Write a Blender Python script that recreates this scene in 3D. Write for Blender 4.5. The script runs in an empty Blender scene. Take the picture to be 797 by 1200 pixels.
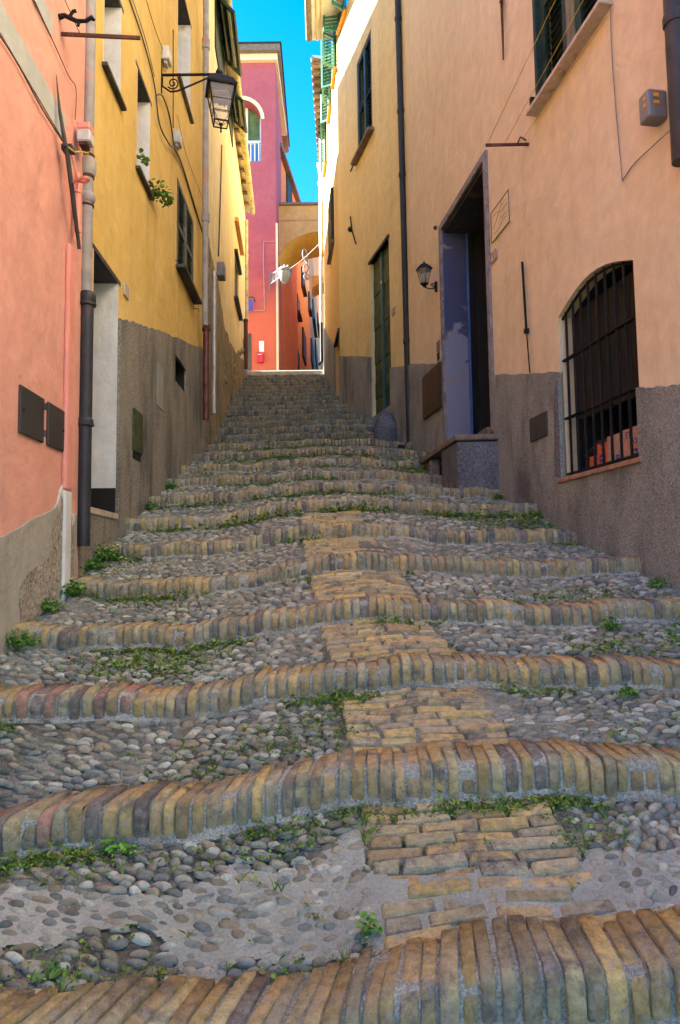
import bpy, math, random
import numpy as np
from mathutils import Vector, Matrix, geometry
random.seed(7); RNG = np.random.default_rng(7)
R = math.radians
scene = bpy.context.scene
COL = scene.collection

# ------------------------------------------------------------------ camera
F = 800.0; PITCH = R(4.5); ROLL = R(0.75)
fwd = Vector((0, math.cos(PITCH), math.sin(PITCH)))
r0 = Vector((1, 0, 0)); u0_ = Vector((0, -math.sin(PITCH), math.cos(PITCH)))
right = r0*math.cos(ROLL) - u0_*math.sin(ROLL)
upv = u0_*math.cos(ROLL) + r0*math.sin(ROLL)
cd = bpy.data.cameras.new('camera'); cam = bpy.data.objects.new('camera', cd); COL.objects.link(cam)
cam.matrix_world = Matrix((
    (right.x, upv.x, -fwd.x, 0), (right.y, upv.y, -fwd.y, 0), (right.z, upv.z, -fwd.z, 0), (0, 0, 0, 1)))
cd.sensor_fit = 'VERTICAL'; cd.sensor_height = 24.0; cd.lens = 24.0*F/1200.0
cd.clip_start = 0.05; cd.clip_end = 2000
scene.camera = cam
# ------------------------------------------------------------------ light
SUN_EL = R(33); SUN_AZ = R(-87)        # azimuth from +Y (along the lane), negative = from the left
sdir = Vector((math.sin(SUN_AZ)*math.cos(SUN_EL), math.cos(SUN_AZ)*math.cos(SUN_EL), math.sin(SUN_EL)))
world = bpy.data.worlds.new('World'); scene.world = world; world.use_nodes = True
wn = world.node_tree.nodes; wl = world.node_tree.links
sky = wn.new('ShaderNodeTexSky'); sky.sky_type = 'NISHITA'; sky.sun_disc = False
sky.sun_elevation = SUN_EL; sky.sun_rotation = SUN_AZ
sky.air_density = 1.0; sky.dust_density = 0.3; sky.ozone_density = 1.6
hs = wn.new('ShaderNodeHueSaturation'); hs.inputs['Saturation'].default_value = 1.5; hs.inputs['Hue'].default_value = 0.507
wl.new(sky.outputs[0], hs.inputs['Color'])
bg = wn['Background']; wl.new(hs.outputs[0], bg.inputs['Color']); bg.inputs['Strength'].default_value = 0.068
sd = bpy.data.lights.new('sun', 'SUN'); sun = bpy.data.objects.new('sun', sd); COL.objects.link(sun)
sd.energy = 5.0; sd.angle = R(0.5); sd.color = (1.0, 0.93, 0.82)
sun.rotation_euler = sdir.to_track_quat('Z', 'Y').to_euler()
scene.view_settings.view_transform = 'Standard'; scene.view_settings.look = 'None'
scene.view_settings.exposure = 3.48; scene.view_settings.gamma = 1.0
scene.render.engine = 'CYCLES'
try:
    scene.cycles.max_bounces = 10; scene.cycles.diffuse_bounces = 7
except Exception: pass

# ------------------------------------------------------------------ pixel -> ray (photo pixels, 797 x 1200)
def ray(px, py): return fwd*F + right*(px-398.5) + upv*(600.0-py)
def atY(px, py, Y):
    d = ray(px, py); return d*(Y/d.y)

# ------------------------------------------------------------------ helpers
LOC = {}
def root(name, label, cat, loc=(0, 0, 0), group=None, kind=None):
    o = bpy.data.objects.new(name, None); COL.objects.link(o); o.location = loc; o.empty_display_size = 0.1
    LOC[o.name] = Vector(loc)
    if label: o['label'] = label
    if cat: o['category'] = cat
    if group: o['group'] = group
    if kind: o['kind'] = kind
    return o
def tag(o, label=None, cat=None, group=None, kind=None):
    for k, v in (('label', label), ('category', cat), ('group', group), ('kind', kind)):
        if v: o[k] = v
    return o

class MB:
    def __init__(s): s.v = []; s.f = []; s.c = []; s.col = None
    def add(s, vs, fs, col=None):
        n = len(s.v); s.v += [tuple(p) for p in vs]; s.f += [tuple(i+n for i in f) for f in fs]
        s.c += [col if col else s.col]*len(fs)
    def hexa(s, o, a, b, c, col=None):
        o = Vector(o); a = Vector(a); b = Vector(b); c = Vector(c)
        if a.cross(b).dot(c) < 0: a, b = b, a
        vs = [o, o+a, o+a+b, o+b, o+c, o+a+c, o+a+b+c, o+b+c]
        s.add(vs, [(0, 3, 2, 1), (4, 5, 6, 7), (0, 1, 5, 4), (1, 2, 6, 5), (2, 3, 7, 6), (3, 0, 4, 7)], col)
    def box(s, c, sx, sy, sz, col=None):
        s.hexa((c[0]-sx/2, c[1]-sy/2, c[2]-sz/2), (sx, 0, 0), (0, sy, 0), (0, 0, sz), col)
    def prism(s, pts, vec, col=None):
        pts = [Vector(p) for p in pts]; vec = Vector(vec); n = len(pts)
        tr = geometry.tessellate_polygon([pts])
        nn = Vector((0, 0, 0))
        for i in range(n): nn += pts[i].cross(pts[(i+1) % n])
        flip = nn.dot(vec) > 0
        vs = pts+[p+vec for p in pts]; fs = []
        for t in tr:
            a, b, c = t
            tn = (pts[b]-pts[a]).cross(pts[c]-pts[a])
            if tn.dot(vec) > 0: a, b, c = c, b, a
            fs.append((a, b, c)); fs.append((c+n, b+n, a+n))
        for i in range(n):
            j = (i+1) % n
            fs.append((i, j, j+n, i+n) if flip else (j, i, i+n, j+n))
        s.add(vs, fs, col)
    def tube(s, path, r, n=8, col=None, closed=False):
        path = [Vector(p) for p in path]; m = len(path)
        rs = r if isinstance(r, (list, tuple)) else [r]*m
        rings = []; prev = None
        for i, p in enumerate(path):
            if closed: t = path[(i+1) % m]-path[i-1]
            elif i == 0: t = path[1]-p
            elif i == m-1: t = p-path[-2]
            else: t = path[i+1]-path[i-1]
            t.normalize()
            if prev is None:
                a = Vector((0, 0, 1)) if abs(t.z) < 0.9 else Vector((1, 0, 0))
                a = (a - t*a.dot(t)).normalized()
            else: a = (prev - t*prev.dot(t)).normalized()
            prev = a; b = t.cross(a)
            rings.append([p+(a*math.cos(2*math.pi*k/n)+b*math.sin(2*math.pi*k/n))*rs[i] for k in range(n)])
        vs = [q for g in rings for q in g]; fs = []
        rng = range(m) if closed else range(m-1)
        for i in rng:
            j = (i+1) % m
            for k in range(n):
                l = (k+1) % n; fs.append((i*n+k, i*n+l, j*n+l, j*n+k))
        if not closed:
            fs.append(tuple(range(n-1, -1, -1))); fs.append(tuple((m-1)*n+k for k in range(n)))
        s.add(vs, fs, col)
    def lathe(s, base, prof, n=16, axis=(0, 0, 1), rot=0.0, col=None):
        base = Vector(base); ax = Vector(axis).normalized()
        a = Vector((1, 0, 0)) if abs(ax.x) < 0.9 else Vector((0, 1, 0))
        a = (a-ax*a.dot(ax)).normalized(); b = ax.cross(a)
        vs = []
        for (r, h) in prof:
            for k in range(n):
                th = 2*math.pi*k/n+rot
                vs.append(base+ax*h+(a*math.cos(th)+b*math.sin(th))*r)
        fs = []
        for i in range(len(prof)-1):
            for k in range(n):
                l = (k+1) % n; fs.append((i*n+k, i*n+l, (i+1)*n+l, (i+1)*n+k))
        fs.append(tuple(range(n-1, -1, -1))); fs.append(tuple((len(prof)-1)*n+k for k in range(n)))
        s.add(vs, fs, col)
    def build(s, name, mat, parent=None, bevel=0, smooth=False, segs=1, label=None):
        off = LOC[parent.name] if parent is not None else Vector((0, 0, 0))
        v = np.array(s.v, dtype=np.float64).reshape(-1, 3)-np.array(off)
        me = bpy.data.meshes.new(name); me.from_pydata(v.tolist(), [], s.f)
        if any(c is not None for c in s.c):
            at = me.color_attributes.new('Col', 'FLOAT_COLOR', 'CORNER')
            arr = []
            for p, c in zip(me.polygons, s.c):
                c = c or (0.5, 0.5, 0.5)
                arr += [c[0], c[1], c[2], 1.0]*p.loop_total
            at.data.foreach_set('color', arr)
        me.materials.append(mat)
        if smooth: me.polygons.foreach_set('use_smooth', [True]*len(me.polygons))
        me.update()
        o = bpy.data.objects.new(name, me); COL.objects.link(o)
        if parent is not None: o.parent = parent
        LOC[o.name] = off
        if bevel:
            m = o.modifiers.new('bevel', 'BEVEL'); m.width = bevel; m.segments = segs; m.limit_method = 'ANGLE'; m.angle_limit = R(35)
        if smooth:
            try: me.set_sharp_from_angle(angle=R(40))
            except Exception: pass
        if label: o['label'] = label
        return o

def quick(name, fn, mat, parent=None, **k):
    m = MB(); fn(m); return m.build(name, mat, parent, **k)

# ------------------------------------------------------------------ materials
def nodes(name):
    m = bpy.data.materials.new(name); m.use_nodes = True
    nt = m.node_tree; b = nt.nodes['Principled BSDF']
    return m, nt, b
def N(nt, t, **kw):
    n = nt.nodes.new(t)
    for k, v in kw.items():
        if k in n.inputs: n.inputs[k].default_value = v
        else: setattr(n, k, v)
    return n
def pos(nt, scale=(1, 1, 1)):
    g = nt.nodes.new('ShaderNodeNewGeometry'); mp = nt.nodes.new('ShaderNodeMapping')
    mp.inputs['Scale'].default_value = scale
    nt.links.new(g.outputs['Position'], mp.inputs['Vector']); return mp.outputs[0]
def noise(nt, vec, scale, detail=4, rough=0.55, dist=0):
    n = nt.nodes.new('ShaderNodeTexNoise'); n.inputs['Scale'].default_value = scale; n.inputs['Detail'].default_value = detail
    n.inputs['Roughness'].default_value = rough; n.inputs['Distortion'].default_value = dist
    nt.links.new(vec, n.inputs['Vector']); return n.outputs[0]
def ramp(nt, fac, a, b, ca=(0, 0, 0, 1), cb=(1, 1, 1, 1)):
    r = nt.nodes.new('ShaderNodeValToRGB'); e = r.color_ramp.elements
    e[0].position = a; e[1].position = b; e[0].color = ca; e[1].color = cb
    nt.links.new(fac, r.inputs[0]); return r.outputs[0]
def mix(nt, fac, a, b, mode='MIX'):
    m = nt.nodes.new('ShaderNodeMix'); m.data_type = 'RGBA'; m.blend_type = mode
    for sock, v in ((m.inputs[0], fac), (m.inputs[6], a), (m.inputs[7], b)):
        if isinstance(v, bpy.types.NodeSocket): nt.links.new(v, sock)
        elif isinstance(v, (int, float)): sock.default_value = v
        else: sock.default_value = (*v[:3], 1)
    return m.outputs[2]
def bump(nt, bsdf, h, strength=0.5, dist=0.01, prev=None):
    b = nt.nodes.new('ShaderNodeBump'); b.inputs['Strength'].default_value = strength; b.inputs['Distance'].default_value = dist
    nt.links.new(h, b.inputs['Height'])
    if prev: nt.links.new(prev, b.inputs['Normal'])
    nt.links.new(b.outputs[0], bsdf.inputs['Normal']); return b.outputs[0]

def plaster(name, base, alt, stain, stain_amt=0.35, rough=0.9, bs=0.35, seed=0, patch=None, patch_lo=0.66):
    m, nt, b = nodes(name)
    p = pos(nt); g = nt.nodes.new('ShaderNodeVectorMath'); g.operation = 'ADD'; g.inputs[1].default_value = (seed*3.1, seed*1.7, seed*5.3)
    nt.links.new(p, g.inputs[0]); p = g.outputs[0]
    n1 = noise(nt, p, 1.1, 6, 0.6, 0.6)
    c = mix(nt, ramp(nt, n1, 0.38, 0.66), base, alt)
    mp = nt.nodes.new('ShaderNodeMapping'); mp.inputs['Scale'].default_value = (7, 7, 0.7); nt.links.new(p, mp.inputs[0])
    n2 = noise(nt, mp.outputs[0], 1.0, 6, 0.65)
    f2 = ramp(nt, n2, 0.5, 0.78)
    mm = nt.nodes.new('ShaderNodeMath'); mm.operation = 'MULTIPLY'; mm.inputs[1].default_value = stain_amt; nt.links.new(f2, mm.inputs[0])
    c = mix(nt, mm.outputs[0], c, stain)
    n3 = noise(nt, p, 9, 8, 0.7)
    c = mix(nt, 1.0, c, ramp(nt, n3, 0.3, 0.75, (0.86, 0.86, 0.85, 1), (1.08, 1.08, 1.08, 1)), 'MULTIPLY')
    # fine dark specks
    n5 = noise(nt, p, 55, 3, 0.6)
    sp = ramp(nt, n5, 0.66, 0.72); ms = nt.nodes.new('ShaderNodeMath'); ms.operation = 'MULTIPLY'; ms.inputs[1].default_value = 0.25; nt.links.new(sp, ms.inputs[0])
    c = mix(nt, ms.outputs[0], c, stain)
    if patch:
        n4 = noise(nt, p, 1.6, 7, 0.62, 0.3)
        c = mix(nt, ramp(nt, n4, patch_lo, patch_lo+0.02), c, patch)
    nt.links.new(c, b.inputs['Base Color']); b.inputs['Roughness'].default_value = rough
    b.inputs['Specular IOR Level'].default_value = 0.25
    nv_ = nt.nodes.new('ShaderNodeTexNoise'); nv_.inputs['Scale'].default_value = 2.2; nv_.inputs['Detail'].default_value = 6; nt.links.new(p, nv_.inputs['Vector'])
    va = nt.nodes.new('ShaderNodeVectorMath'); va.operation = 'MULTIPLY_ADD'; va.inputs[1].default_value = (0.5, 0.5, 0.5); nt.links.new(nv_.outputs[1], va.inputs[0]); nt.links.new(p, va.inputs[2])
    vo = nt.nodes.new('ShaderNodeTexVoronoi'); vo.feature = 'DISTANCE_TO_EDGE'; vo.inputs['Scale'].default_value = 0.75; nt.links.new(va.outputs[0], vo.inputs['Vector'])
    ck = ramp(nt, vo.outputs['Distance'], 0.0, 0.0045, (1, 1, 1, 1), (0, 0, 0, 1)); mk = ramp(nt, noise(nt, p, 0.9, 3, 0.5), 0.50, 0.62)
    mc = nt.nodes.new('ShaderNodeMath'); mc.operation = 'MULTIPLY'; nt.links.new(ck, mc.inputs[0]); nt.links.new(mk, mc.inputs[1])
    mc2 = nt.nodes.new('ShaderNodeMath'); mc2.operation = 'MULTIPLY'; mc2.inputs[1].default_value = 0.45; nt.links.new(mc.outputs[0], mc2.inputs[0])
    c = mix(nt, mc2.outputs[0], c, stain); nt.links.new(c, b.inputs['Base Color'])
    h = noise(nt, p, 26, 7, 0.62); h2 = noise(nt, p, 3.2, 4, 0.5, 0.5)
    q = bump(nt, b, h2, 0.5, 0.05); bump(nt, b, h, bs, 0.012, q)
    return m

def roughcast(name, base, alt, dark, grain=110, seed=0, streak=0.6, bs=1.0, warm=None, gc=0.45):
    m, nt, b = nodes(name)
    p = pos(nt); g = nt.nodes.new('ShaderNodeVectorMath'); g.operation = 'ADD'; g.inputs[1].default_value = (seed*2.1, seed*4.7, seed*1.3)
    nt.links.new(p, g.inputs[0]); p = g.outputs[0]
    c = mix(nt, ramp(nt, noise(nt, p, 1.5, 6, 0.6, 0.8), 0.35, 0.65), base, alt)
    mp = nt.nodes.new('ShaderNodeMapping'); mp.inputs['Scale'].default_value = (4, 4, 1.3); nt.links.new(p, mp.inputs[0])
    f = ramp(nt, noise(nt, mp.outputs[0], 0.9, 6, 0.65, 0.4), 0.47, 0.7)
    mm = nt.nodes.new('ShaderNodeMath'); mm.operation = 'MULTIPLY'; mm.inputs[1].default_value = streak; nt.links.new(f, mm.inputs[0])
    c = mix(nt, mm.outputs[0], c, dark)
    if warm: c = mix(nt, ramp(nt, noise(nt, p, 2.3, 5, 0.6, 0.2), 0.6, 0.72), c, warm)
    v = nt.nodes.new('ShaderNodeTexVoronoi'); v.inputs['Scale'].default_value = grain; nt.links.new(p, v.inputs['Vector'])
    gr = noise(nt, p, grain*0.8, 3, 0.7)
    c = mix(nt, 1.0, c, ramp(nt, gr, 0.32, 0.68, (1-gc, 1-gc, 1-gc, 1), (1+gc, 1+gc, 1+gc, 1)), 'MULTIPLY')
    nt.links.new(c, b.inputs['Base Color']); b.inputs['Roughness'].default_value = 0.95; b.inputs['Specular IOR Level'].default_value = 0.15
    q = bump(nt, b, noise(nt, p, 5, 6, 0.6), 0.7, 0.03)
    bump(nt, b, gr, bs, 0.012, q)
    return m

def simple(name, colr, rough=0.6, metal=0.0, var=0.25, vs=14, bs=0.15, dirt=None, spec=0.5, bd=0.004):
    m, nt, b = nodes(name); p = pos(nt)
    n = noise(nt, p, vs, 5, 0.6, 0.3)
    lo = tuple(x*(1-var) for x in colr); hi = tuple(min(1, x*(1+var)) for x in colr)
    c = mix(nt, ramp(nt, n, 0.35, 0.65), lo, hi)
    if dirt:
        c = mix(nt, ramp(nt, noise(nt, p, vs*0.4, 6, 0.65, 0.5), 0.56, 0.68), c, dirt)
    nt.links.new(c, b.inputs['Base Color']); b.inputs['Roughness'].default_value = rough; b.inputs['Metallic'].default_value = metal
    b.inputs['Specular IOR Level'].default_value = spec
    if bs: bump(nt, b, noise(nt, p, vs*4, 4, 0.6), bs, bd)
    return m

def colmat(name, rough=0.9, var=(0.6, 1.3), ns=40, bs=0.6, bd=0.006, dirt=None, dirt_lo=0.55, spec=0.25, gs=7, dust=None):
    m, nt, b = nodes(name); p = pos(nt)
    a = nt.nodes.new('ShaderNodeVertexColor'); a.layer_name = 'Col'
    c = mix(nt, 1.0, a.outputs[0], ramp(nt, noise(nt, p, ns, 6, 0.7), 0.3, 0.7, (var[0],)*3+(1,), (var[1],)*3+(1,)), 'MULTIPLY')
    if dirt: c = mix(nt, ramp(nt, noise(nt, p, gs, 7, 0.7, 0.4), dirt_lo, dirt_lo+0.14), c, dirt)
    if dust: c = mix(nt, ramp(nt, noise(nt, p, 38, 8, 0.75, 0.3), 0.50, 0.66, (0, 0, 0, 1), (0.75, 0.75, 0.75, 1)), c, dust)
    c = mix(nt, ramp(nt, noise(nt, p, 150, 3, 0.7), 0.60, 0.70, (0, 0, 0, 1), (0.6, 0.6, 0.6, 1)), c, (0.06, 0.055, 0.045))
    nt.links.new(c, b.inputs['Base Color']); b.inputs['Roughness'].default_value = rough; b.inputs['Specular IOR Level'].default_value = spec
    q = bump(nt, b, noise(nt, p, ns*0.6, 5, 0.65), bs*0.8, bd*2.2)
    bump(nt, b, noise(nt, p, ns*3.5, 5, 0.75), bs, bd, q)
    return m

M = {}
M['pink'] = plaster('pink_plaster', (0.73, 0.345, 0.26), (0.78, 0.40, 0.30), (0.58, 0.36, 0.30), 0.42, seed=1)
M['pink_trim'] = plaster('pink_trim', (0.80, 0.34, 0.27), (0.78, 0.30, 0.22), (0.6, 0.3, 0.25), 0.2, seed=2)
M['band'] = plaster('grey_band', (0.50, 0.52, 0.47), (0.43, 0.45, 0.42), (0.3, 0.3, 0.28), 0.3, seed=3)
M['pink_plinth'] = plaster('grey_lime_plinth', (0.42, 0.40, 0.33), (0.33, 0.32, 0.27), (0.22, 0.19, 0.15), 0.5, seed=4, patch=(0.62, 0.60, 0.54), patch_lo=0.62, bs=0.6)
M['raw'] = roughcast('raw_render', (0.36, 0.32, 0.25), (0.42, 0.38, 0.32), (0.16, 0.14, 0.11), 60, seed=3)
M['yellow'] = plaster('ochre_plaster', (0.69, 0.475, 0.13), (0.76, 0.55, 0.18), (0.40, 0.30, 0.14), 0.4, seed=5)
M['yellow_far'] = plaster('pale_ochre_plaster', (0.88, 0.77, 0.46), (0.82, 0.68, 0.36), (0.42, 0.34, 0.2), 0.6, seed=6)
M['white_reveal'] = plaster('white_limewash', (0.74, 0.73, 0.70), (0.66, 0.65, 0.62), (0.45, 0.43, 0.4), 0.3, seed=7)
M['plinth_l'] = roughcast('brown_roughcast', (0.34, 0.31, 0.25), (0.28, 0.26, 0.225), (0.09, 0.088, 0.08), 100, seed=1, streak=0.85)
M['plinth_far'] = roughcast('old_masonry_render', (0.40, 0.32, 0.19), (0.28, 0.23, 0.15), (0.09, 0.08, 0.06), 40, seed=2, streak=0.8, warm=(0.38, 0.26, 0.11))
M['peach'] = plaster('peach_plaster', (0.72, 0.58, 0.38), (0.76, 0.63, 0.43), (0.55, 0.43, 0.29), 0.45, seed=8)
M['sand'] = plaster('sand_yellow_plaster', (0.70, 0.56, 0.27), (0.75, 0.61, 0.31), (0.48, 0.37, 0.2), 0.48, seed=9)
M['sand_far'] = plaster('far_yellow_plaster', (0.68, 0.48, 0.20), (0.62, 0.43, 0.17), (0.4, 0.28, 0.14), 0.3, seed=10)
M['plinth_r'] = roughcast('grey_violet_roughcast', (0.33, 0.335, 0.30), (0.26, 0.265, 0.24), (0.11, 0.108, 0.105), 125, seed=5, streak=0.85)
M['magenta'] = plaster('magenta_plaster', (0.37, 0.085, 0.105), (0.42, 0.105, 0.12), (0.42, 0.12, 0.15), 0.3, seed=11)
M['coral'] = plaster('coral_plaster', (0.48, 0.11, 0.08), (0.53, 0.145, 0.095), (0.5, 0.1, 0.12), 0.25, seed=12)
def facade_mat():  # warm bounce light put into the colour: magenta turns coral lower down
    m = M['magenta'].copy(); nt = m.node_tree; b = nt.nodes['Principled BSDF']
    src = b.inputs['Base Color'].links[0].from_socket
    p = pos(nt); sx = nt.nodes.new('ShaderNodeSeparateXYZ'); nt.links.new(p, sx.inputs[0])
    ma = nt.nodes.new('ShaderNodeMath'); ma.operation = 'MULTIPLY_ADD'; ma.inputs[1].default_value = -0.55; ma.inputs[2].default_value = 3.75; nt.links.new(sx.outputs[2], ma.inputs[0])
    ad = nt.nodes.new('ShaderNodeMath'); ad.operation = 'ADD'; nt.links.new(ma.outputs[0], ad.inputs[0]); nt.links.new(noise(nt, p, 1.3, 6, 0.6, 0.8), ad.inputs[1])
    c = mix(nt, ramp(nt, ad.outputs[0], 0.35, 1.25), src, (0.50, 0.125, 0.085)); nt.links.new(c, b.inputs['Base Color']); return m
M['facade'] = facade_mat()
M['dkred'] = plaster('dark_red_plaster', (0.30, 0.03, 0.022), (0.36, 0.045, 0.03), (0.3, 0.04, 0.03), 0.3, seed=13)
M['orange'] = plaster('orange_plaster', (0.60, 0.27, 0.05), (0.55, 0.22, 0.05), (0.4, 0.16, 0.06), 0.3, seed=14)
M['arch'] = plaster('arch_plaster', (0.62, 0.31, 0.10), (0.66, 0.36, 0.13), (0.5, 0.26, 0.1), 0.25, seed=15)
M['salmon'] = plaster('salmon_plaster', (0.56, 0.29, 0.15), (0.52, 0.26, 0.13), (0.5, 0.28, 0.18), 0.25, seed=16)
M['cream'] = plaster('cream_trim', (0.74, 0.62, 0.40), (0.7, 0.6, 0.42), (0.5, 0.42, 0.3), 0.25, seed=17)
M['white'] = simple('white_paint', (0.78, 0.78, 0.76), 0.6, var=0.06)
M['black_iron'] = simple('black_iron', (0.012, 0.012, 0.013), 0.65, 0.0, 0.3, 30, 0.3, dirt=(0.028, 0.02, 0.015), spec=0.2)
M['rust'] = simple('rusty_iron', (0.10, 0.035, 0.02), 0.8, 0.2, 0.4, 30, 0.5)
M['dark_pipe'] = simple('dark_grey_pipe', (0.035, 0.034, 0.037), 0.5, 0.0, 0.2, 8, 0.1, dirt=(0.06, 0.057, 0.053), spec=0.3)
M['grey_pipe'] = simple('grey_cement_pipe', (0.30, 0.28, 0.26), 0.7, 0.0, 0.2, 9, 0.3, dirt=(0.42, 0.22, 0.16))
M['black_pipe'] = simple('black_pipe', (0.025, 0.024, 0.028), 0.5, 0.0, 0.2, 6, 0.1, dirt=(0.022, 0.03, 0.055), spec=0.3)
M['red_pipe'] = simple('red_brown_pipe', (0.13, 0.035, 0.025), 0.5, 0.1, 0.3, 9, 0.1)
M['pink_pipe'] = simple('pink_painted_pipe', (0.76, 0.30, 0.23), 0.6, 0.0, 0.1, 9, 0.1)
M['zinc'] = simple('pale_zinc', (0.50, 0.50, 0.50), 0.45, 0.4, 0.15, 7, 0.1, dirt=(0.30, 0.27, 0.22))
M['green_sh'] = simple('dark_green_shutter', (0.014, 0.034, 0.024), 0.6, 0, 0.3, 12, 0.2, dirt=(0.03, 0.05, 0.036), spec=0.25)
M['teal_sh'] = simple('teal_green_shutter', (0.012, 0.13, 0.085), 0.5, 0, 0.2, 12, 0.1)
M['olive_sh'] = simple('faded_olive_shutter', (0.16, 0.15, 0.075), 0.7, 0, 0.3, 10, 0.3, dirt=(0.05, 0.09, 0.07))
M['grey_sh'] = simple('weathered_grey_green_shutter', (0.085, 0.095, 0.08), 0.8, 0, 0.4, 12, 0.4, dirt=(0.22, 0.2, 0.15))
M['door_green'] = simple('flaking_green_door', (0.030, 0.050, 0.020), 0.65, 0, 0.45, 9, 0.6, dirt=(0.075, 0.085, 0.025))
M['door_dark'] = simple('dark_wood', (0.010, 0.008, 0.006), 0.7, 0, 0.4, 9, 0.3)
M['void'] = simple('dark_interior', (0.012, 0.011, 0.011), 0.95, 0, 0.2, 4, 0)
M['slate'] = simple('slate', (0.038, 0.035, 0.034), 0.7, 0, 0.3, 16, 0.5, dirt=(0.1, 0.09, 0.08))
M['plate'] = simple('dark_grey_painted_metal', (0.05, 0.048, 0.047), 0.55, 0.2, 0.15, 9, 0.1, dirt=(0.075, 0.07, 0.065))
M['marble'] = simple('weathered_marble', (0.50, 0.42, 0.34), 0.6, 0, 0.15, 20, 0.3, dirt=(0.24, 0.13, 0.08))
M['stone_frame'] = simple('grey_stone_frame', (0.22, 0.20, 0.21), 0.8, 0, 0.3, 14, 0.6, dirt=(0.1, 0.08, 0.08))
M['concrete'] = roughcast('grey_blue_concrete', (0.20, 0.20, 0.22), (0.13, 0.13, 0.15), (0.06, 0.06, 0.07), 60, seed=9, streak=0.7)
M['slab'] = simple('brown_stone_slab', (0.17, 0.13, 0.10), 0.85, 0, 0.3, 18, 0.6)
M['brown_metal'] = simple('brown_meter_door', (0.055, 0.030, 0.017), 0.45, 0.3, 0.3, 8, 0.1, dirt=(0.035, 0.02, 0.014))
M['box_grey'] = simple('grey_plastic', (0.17, 0.17, 0.18), 0.5, 0, 0.1, 10, 0.1)
M['box_white'] = simple('off_white_plastic', (0.52, 0.51, 0.49), 0.5, 0, 0.12, 20, 0.1, dirt=(0.35, 0.32, 0.3))
M['orange_s'] = simple('orange_sticker', (0.75, 0.30, 0.03), 0.5, 0, 0.1)
M['cable'] = simple('black_cable', (0.03, 0.028, 0.026), 0.5, 0, 0.2)
M['cable_g'] = simple('grey_cable', (0.22, 0.2, 0.18), 0.6, 0, 0.2)
M['line_y'] = simple('yellow_cord', (0.50, 0.40, 0.04), 0.6, 0, 0.2)
M['green_box'] = simple('olive_green_metal', (0.055, 0.07, 0.03), 0.6, 0.1, 0.4, 14, 0.2, dirt=(0.08, 0.045, 0.025))
M['zinc_plate'] = simple('grey_panel', (0.30, 0.31, 0.30), 0.6, 0.1, 0.08, 9, 0.1)
M['terracotta'] = simple('roof_tile', (0.34, 0.20, 0.10), 0.9, 0, 0.5, 9, 0.7, dirt=(0.22, 0.24, 0.13))
M['gutter'] = simple('lichen_gutter', (0.42, 0.40, 0.22), 0.8, 0, 0.3, 14, 0.5, dirt=(0.17, 0.24, 0.13))
M['soffit'] = simple('pale_soffit', (0.62, 0.60, 0.55), 0.85, 0, 0.12, 6, 0.2)
M['kerb'] = simple('pale_travertine', (0.42, 0.40, 0.33), 0.8, 0, 0.2, 12, 0.5, dirt=(0.4, 0.36, 0.27))
M['carton'] = simple('orange_carton', (0.62, 0.13, 0.05), 0.8, 0, 0.15, 30, 0.2)
M['carton_w'] = simple('pale_carton', (0.50, 0.30, 0.22), 0.8, 0, 0.15, 60, 0.2)
M['ink_blue'] = simple('blue_ink', (0.02, 0.05, 0.35), 0.7, 0, 0.1)
M['ink'] = simple('dark_ink', (0.10, 0.08, 0.09), 0.7, 0, 0.1)
M['red_box'] = simple('red_enamel', (0.50, 0.01, 0.05), 0.4, 0, 0.1)
M['blue_cloth'] = simple('blue_cloth', (0.09, 0.07, 0.42), 0.9, 0, 0.2)
M['blue_door'] = simple('blue_painted_wood', (0.06, 0.14, 0.36), 0.5, 0, 0.2)
M['pale_metal'] = simple('pale_grey_metal', (0.16, 0.165, 0.18), 0.5, 0, 0.1)
M['frosted'] = simple('frosted_glass', (0.15, 0.17, 0.17), 0.3, 0, 0.1)
def glass_mat(name, colr, rough=0.1, alpha=0.5):
    m, nt, b = nodes(name); b.inputs['Base Color'].default_value = (*colr, 1); b.inputs['Roughness'].default_value = rough
    b.inputs['Alpha'].default_value = alpha; return m
M['glass'] = glass_mat('lantern_glass', (0.45, 0.42, 0.38), 0.12, 0.38)
M['window_glass'] = simple('dark_window_glass', (0.03, 0.04, 0.045), 0.08, 0, 0.1, 3, 0, spec=0.8)
M['curtain'] = simple('green_curtain', (0.10, 0.16, 0.06), 0.9, 0, 0.3, 6, 0)
M['sky_pane'] = simple('sky_reflection_pane', (0.10, 0.28, 0.60), 0.15, 0, 0.1, 3, 0)  # reflected blue sky put into the pane colour
# blue limewash flaking on stone
def blue_mat():
    m, nt, b = nodes('flaking_blue_limewash'); p = pos(nt)
    sx = nt.nodes.new('ShaderNodeSeparateXYZ'); nt.links.new(p, sx.inputs[0])
    mr = nt.nodes.new('ShaderNodeMath'); mr.operation = 'MULTIPLY_ADD'; mr.inputs[1].default_value = -0.55; mr.inputs[2].default_value = 1.20; nt.links.new(sx.outputs[2], mr.inputs[0])
    ad = nt.nodes.new('ShaderNodeMath'); ad.operation = 'ADD'; nt.links.new(mr.outputs[0], ad.inputs[0]); nt.links.new(noise(nt, p, 4.0, 7, 0.65, 0.6), ad.inputs[1])
    f = ramp(nt, ad.outputs[0], 0.46, 0.52)
    c = mix(nt, f, (0.05, 0.062, 0.14), (0.22, 0.235, 0.32))
    c = mix(nt, ramp(nt, noise(nt, p, 7.0, 6, 0.6), 0.6, 0.68), c, (0.26, 0.23, 0.21))
    nt.links.new(c, b.inputs['Base Color']); b.inputs['Roughness'].default_value = 0.85
    bump(nt, b, noise(nt, p, 30, 5, 0.6), 0.4, 0.006); return m
M['blue'] = blue_mat()
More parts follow.
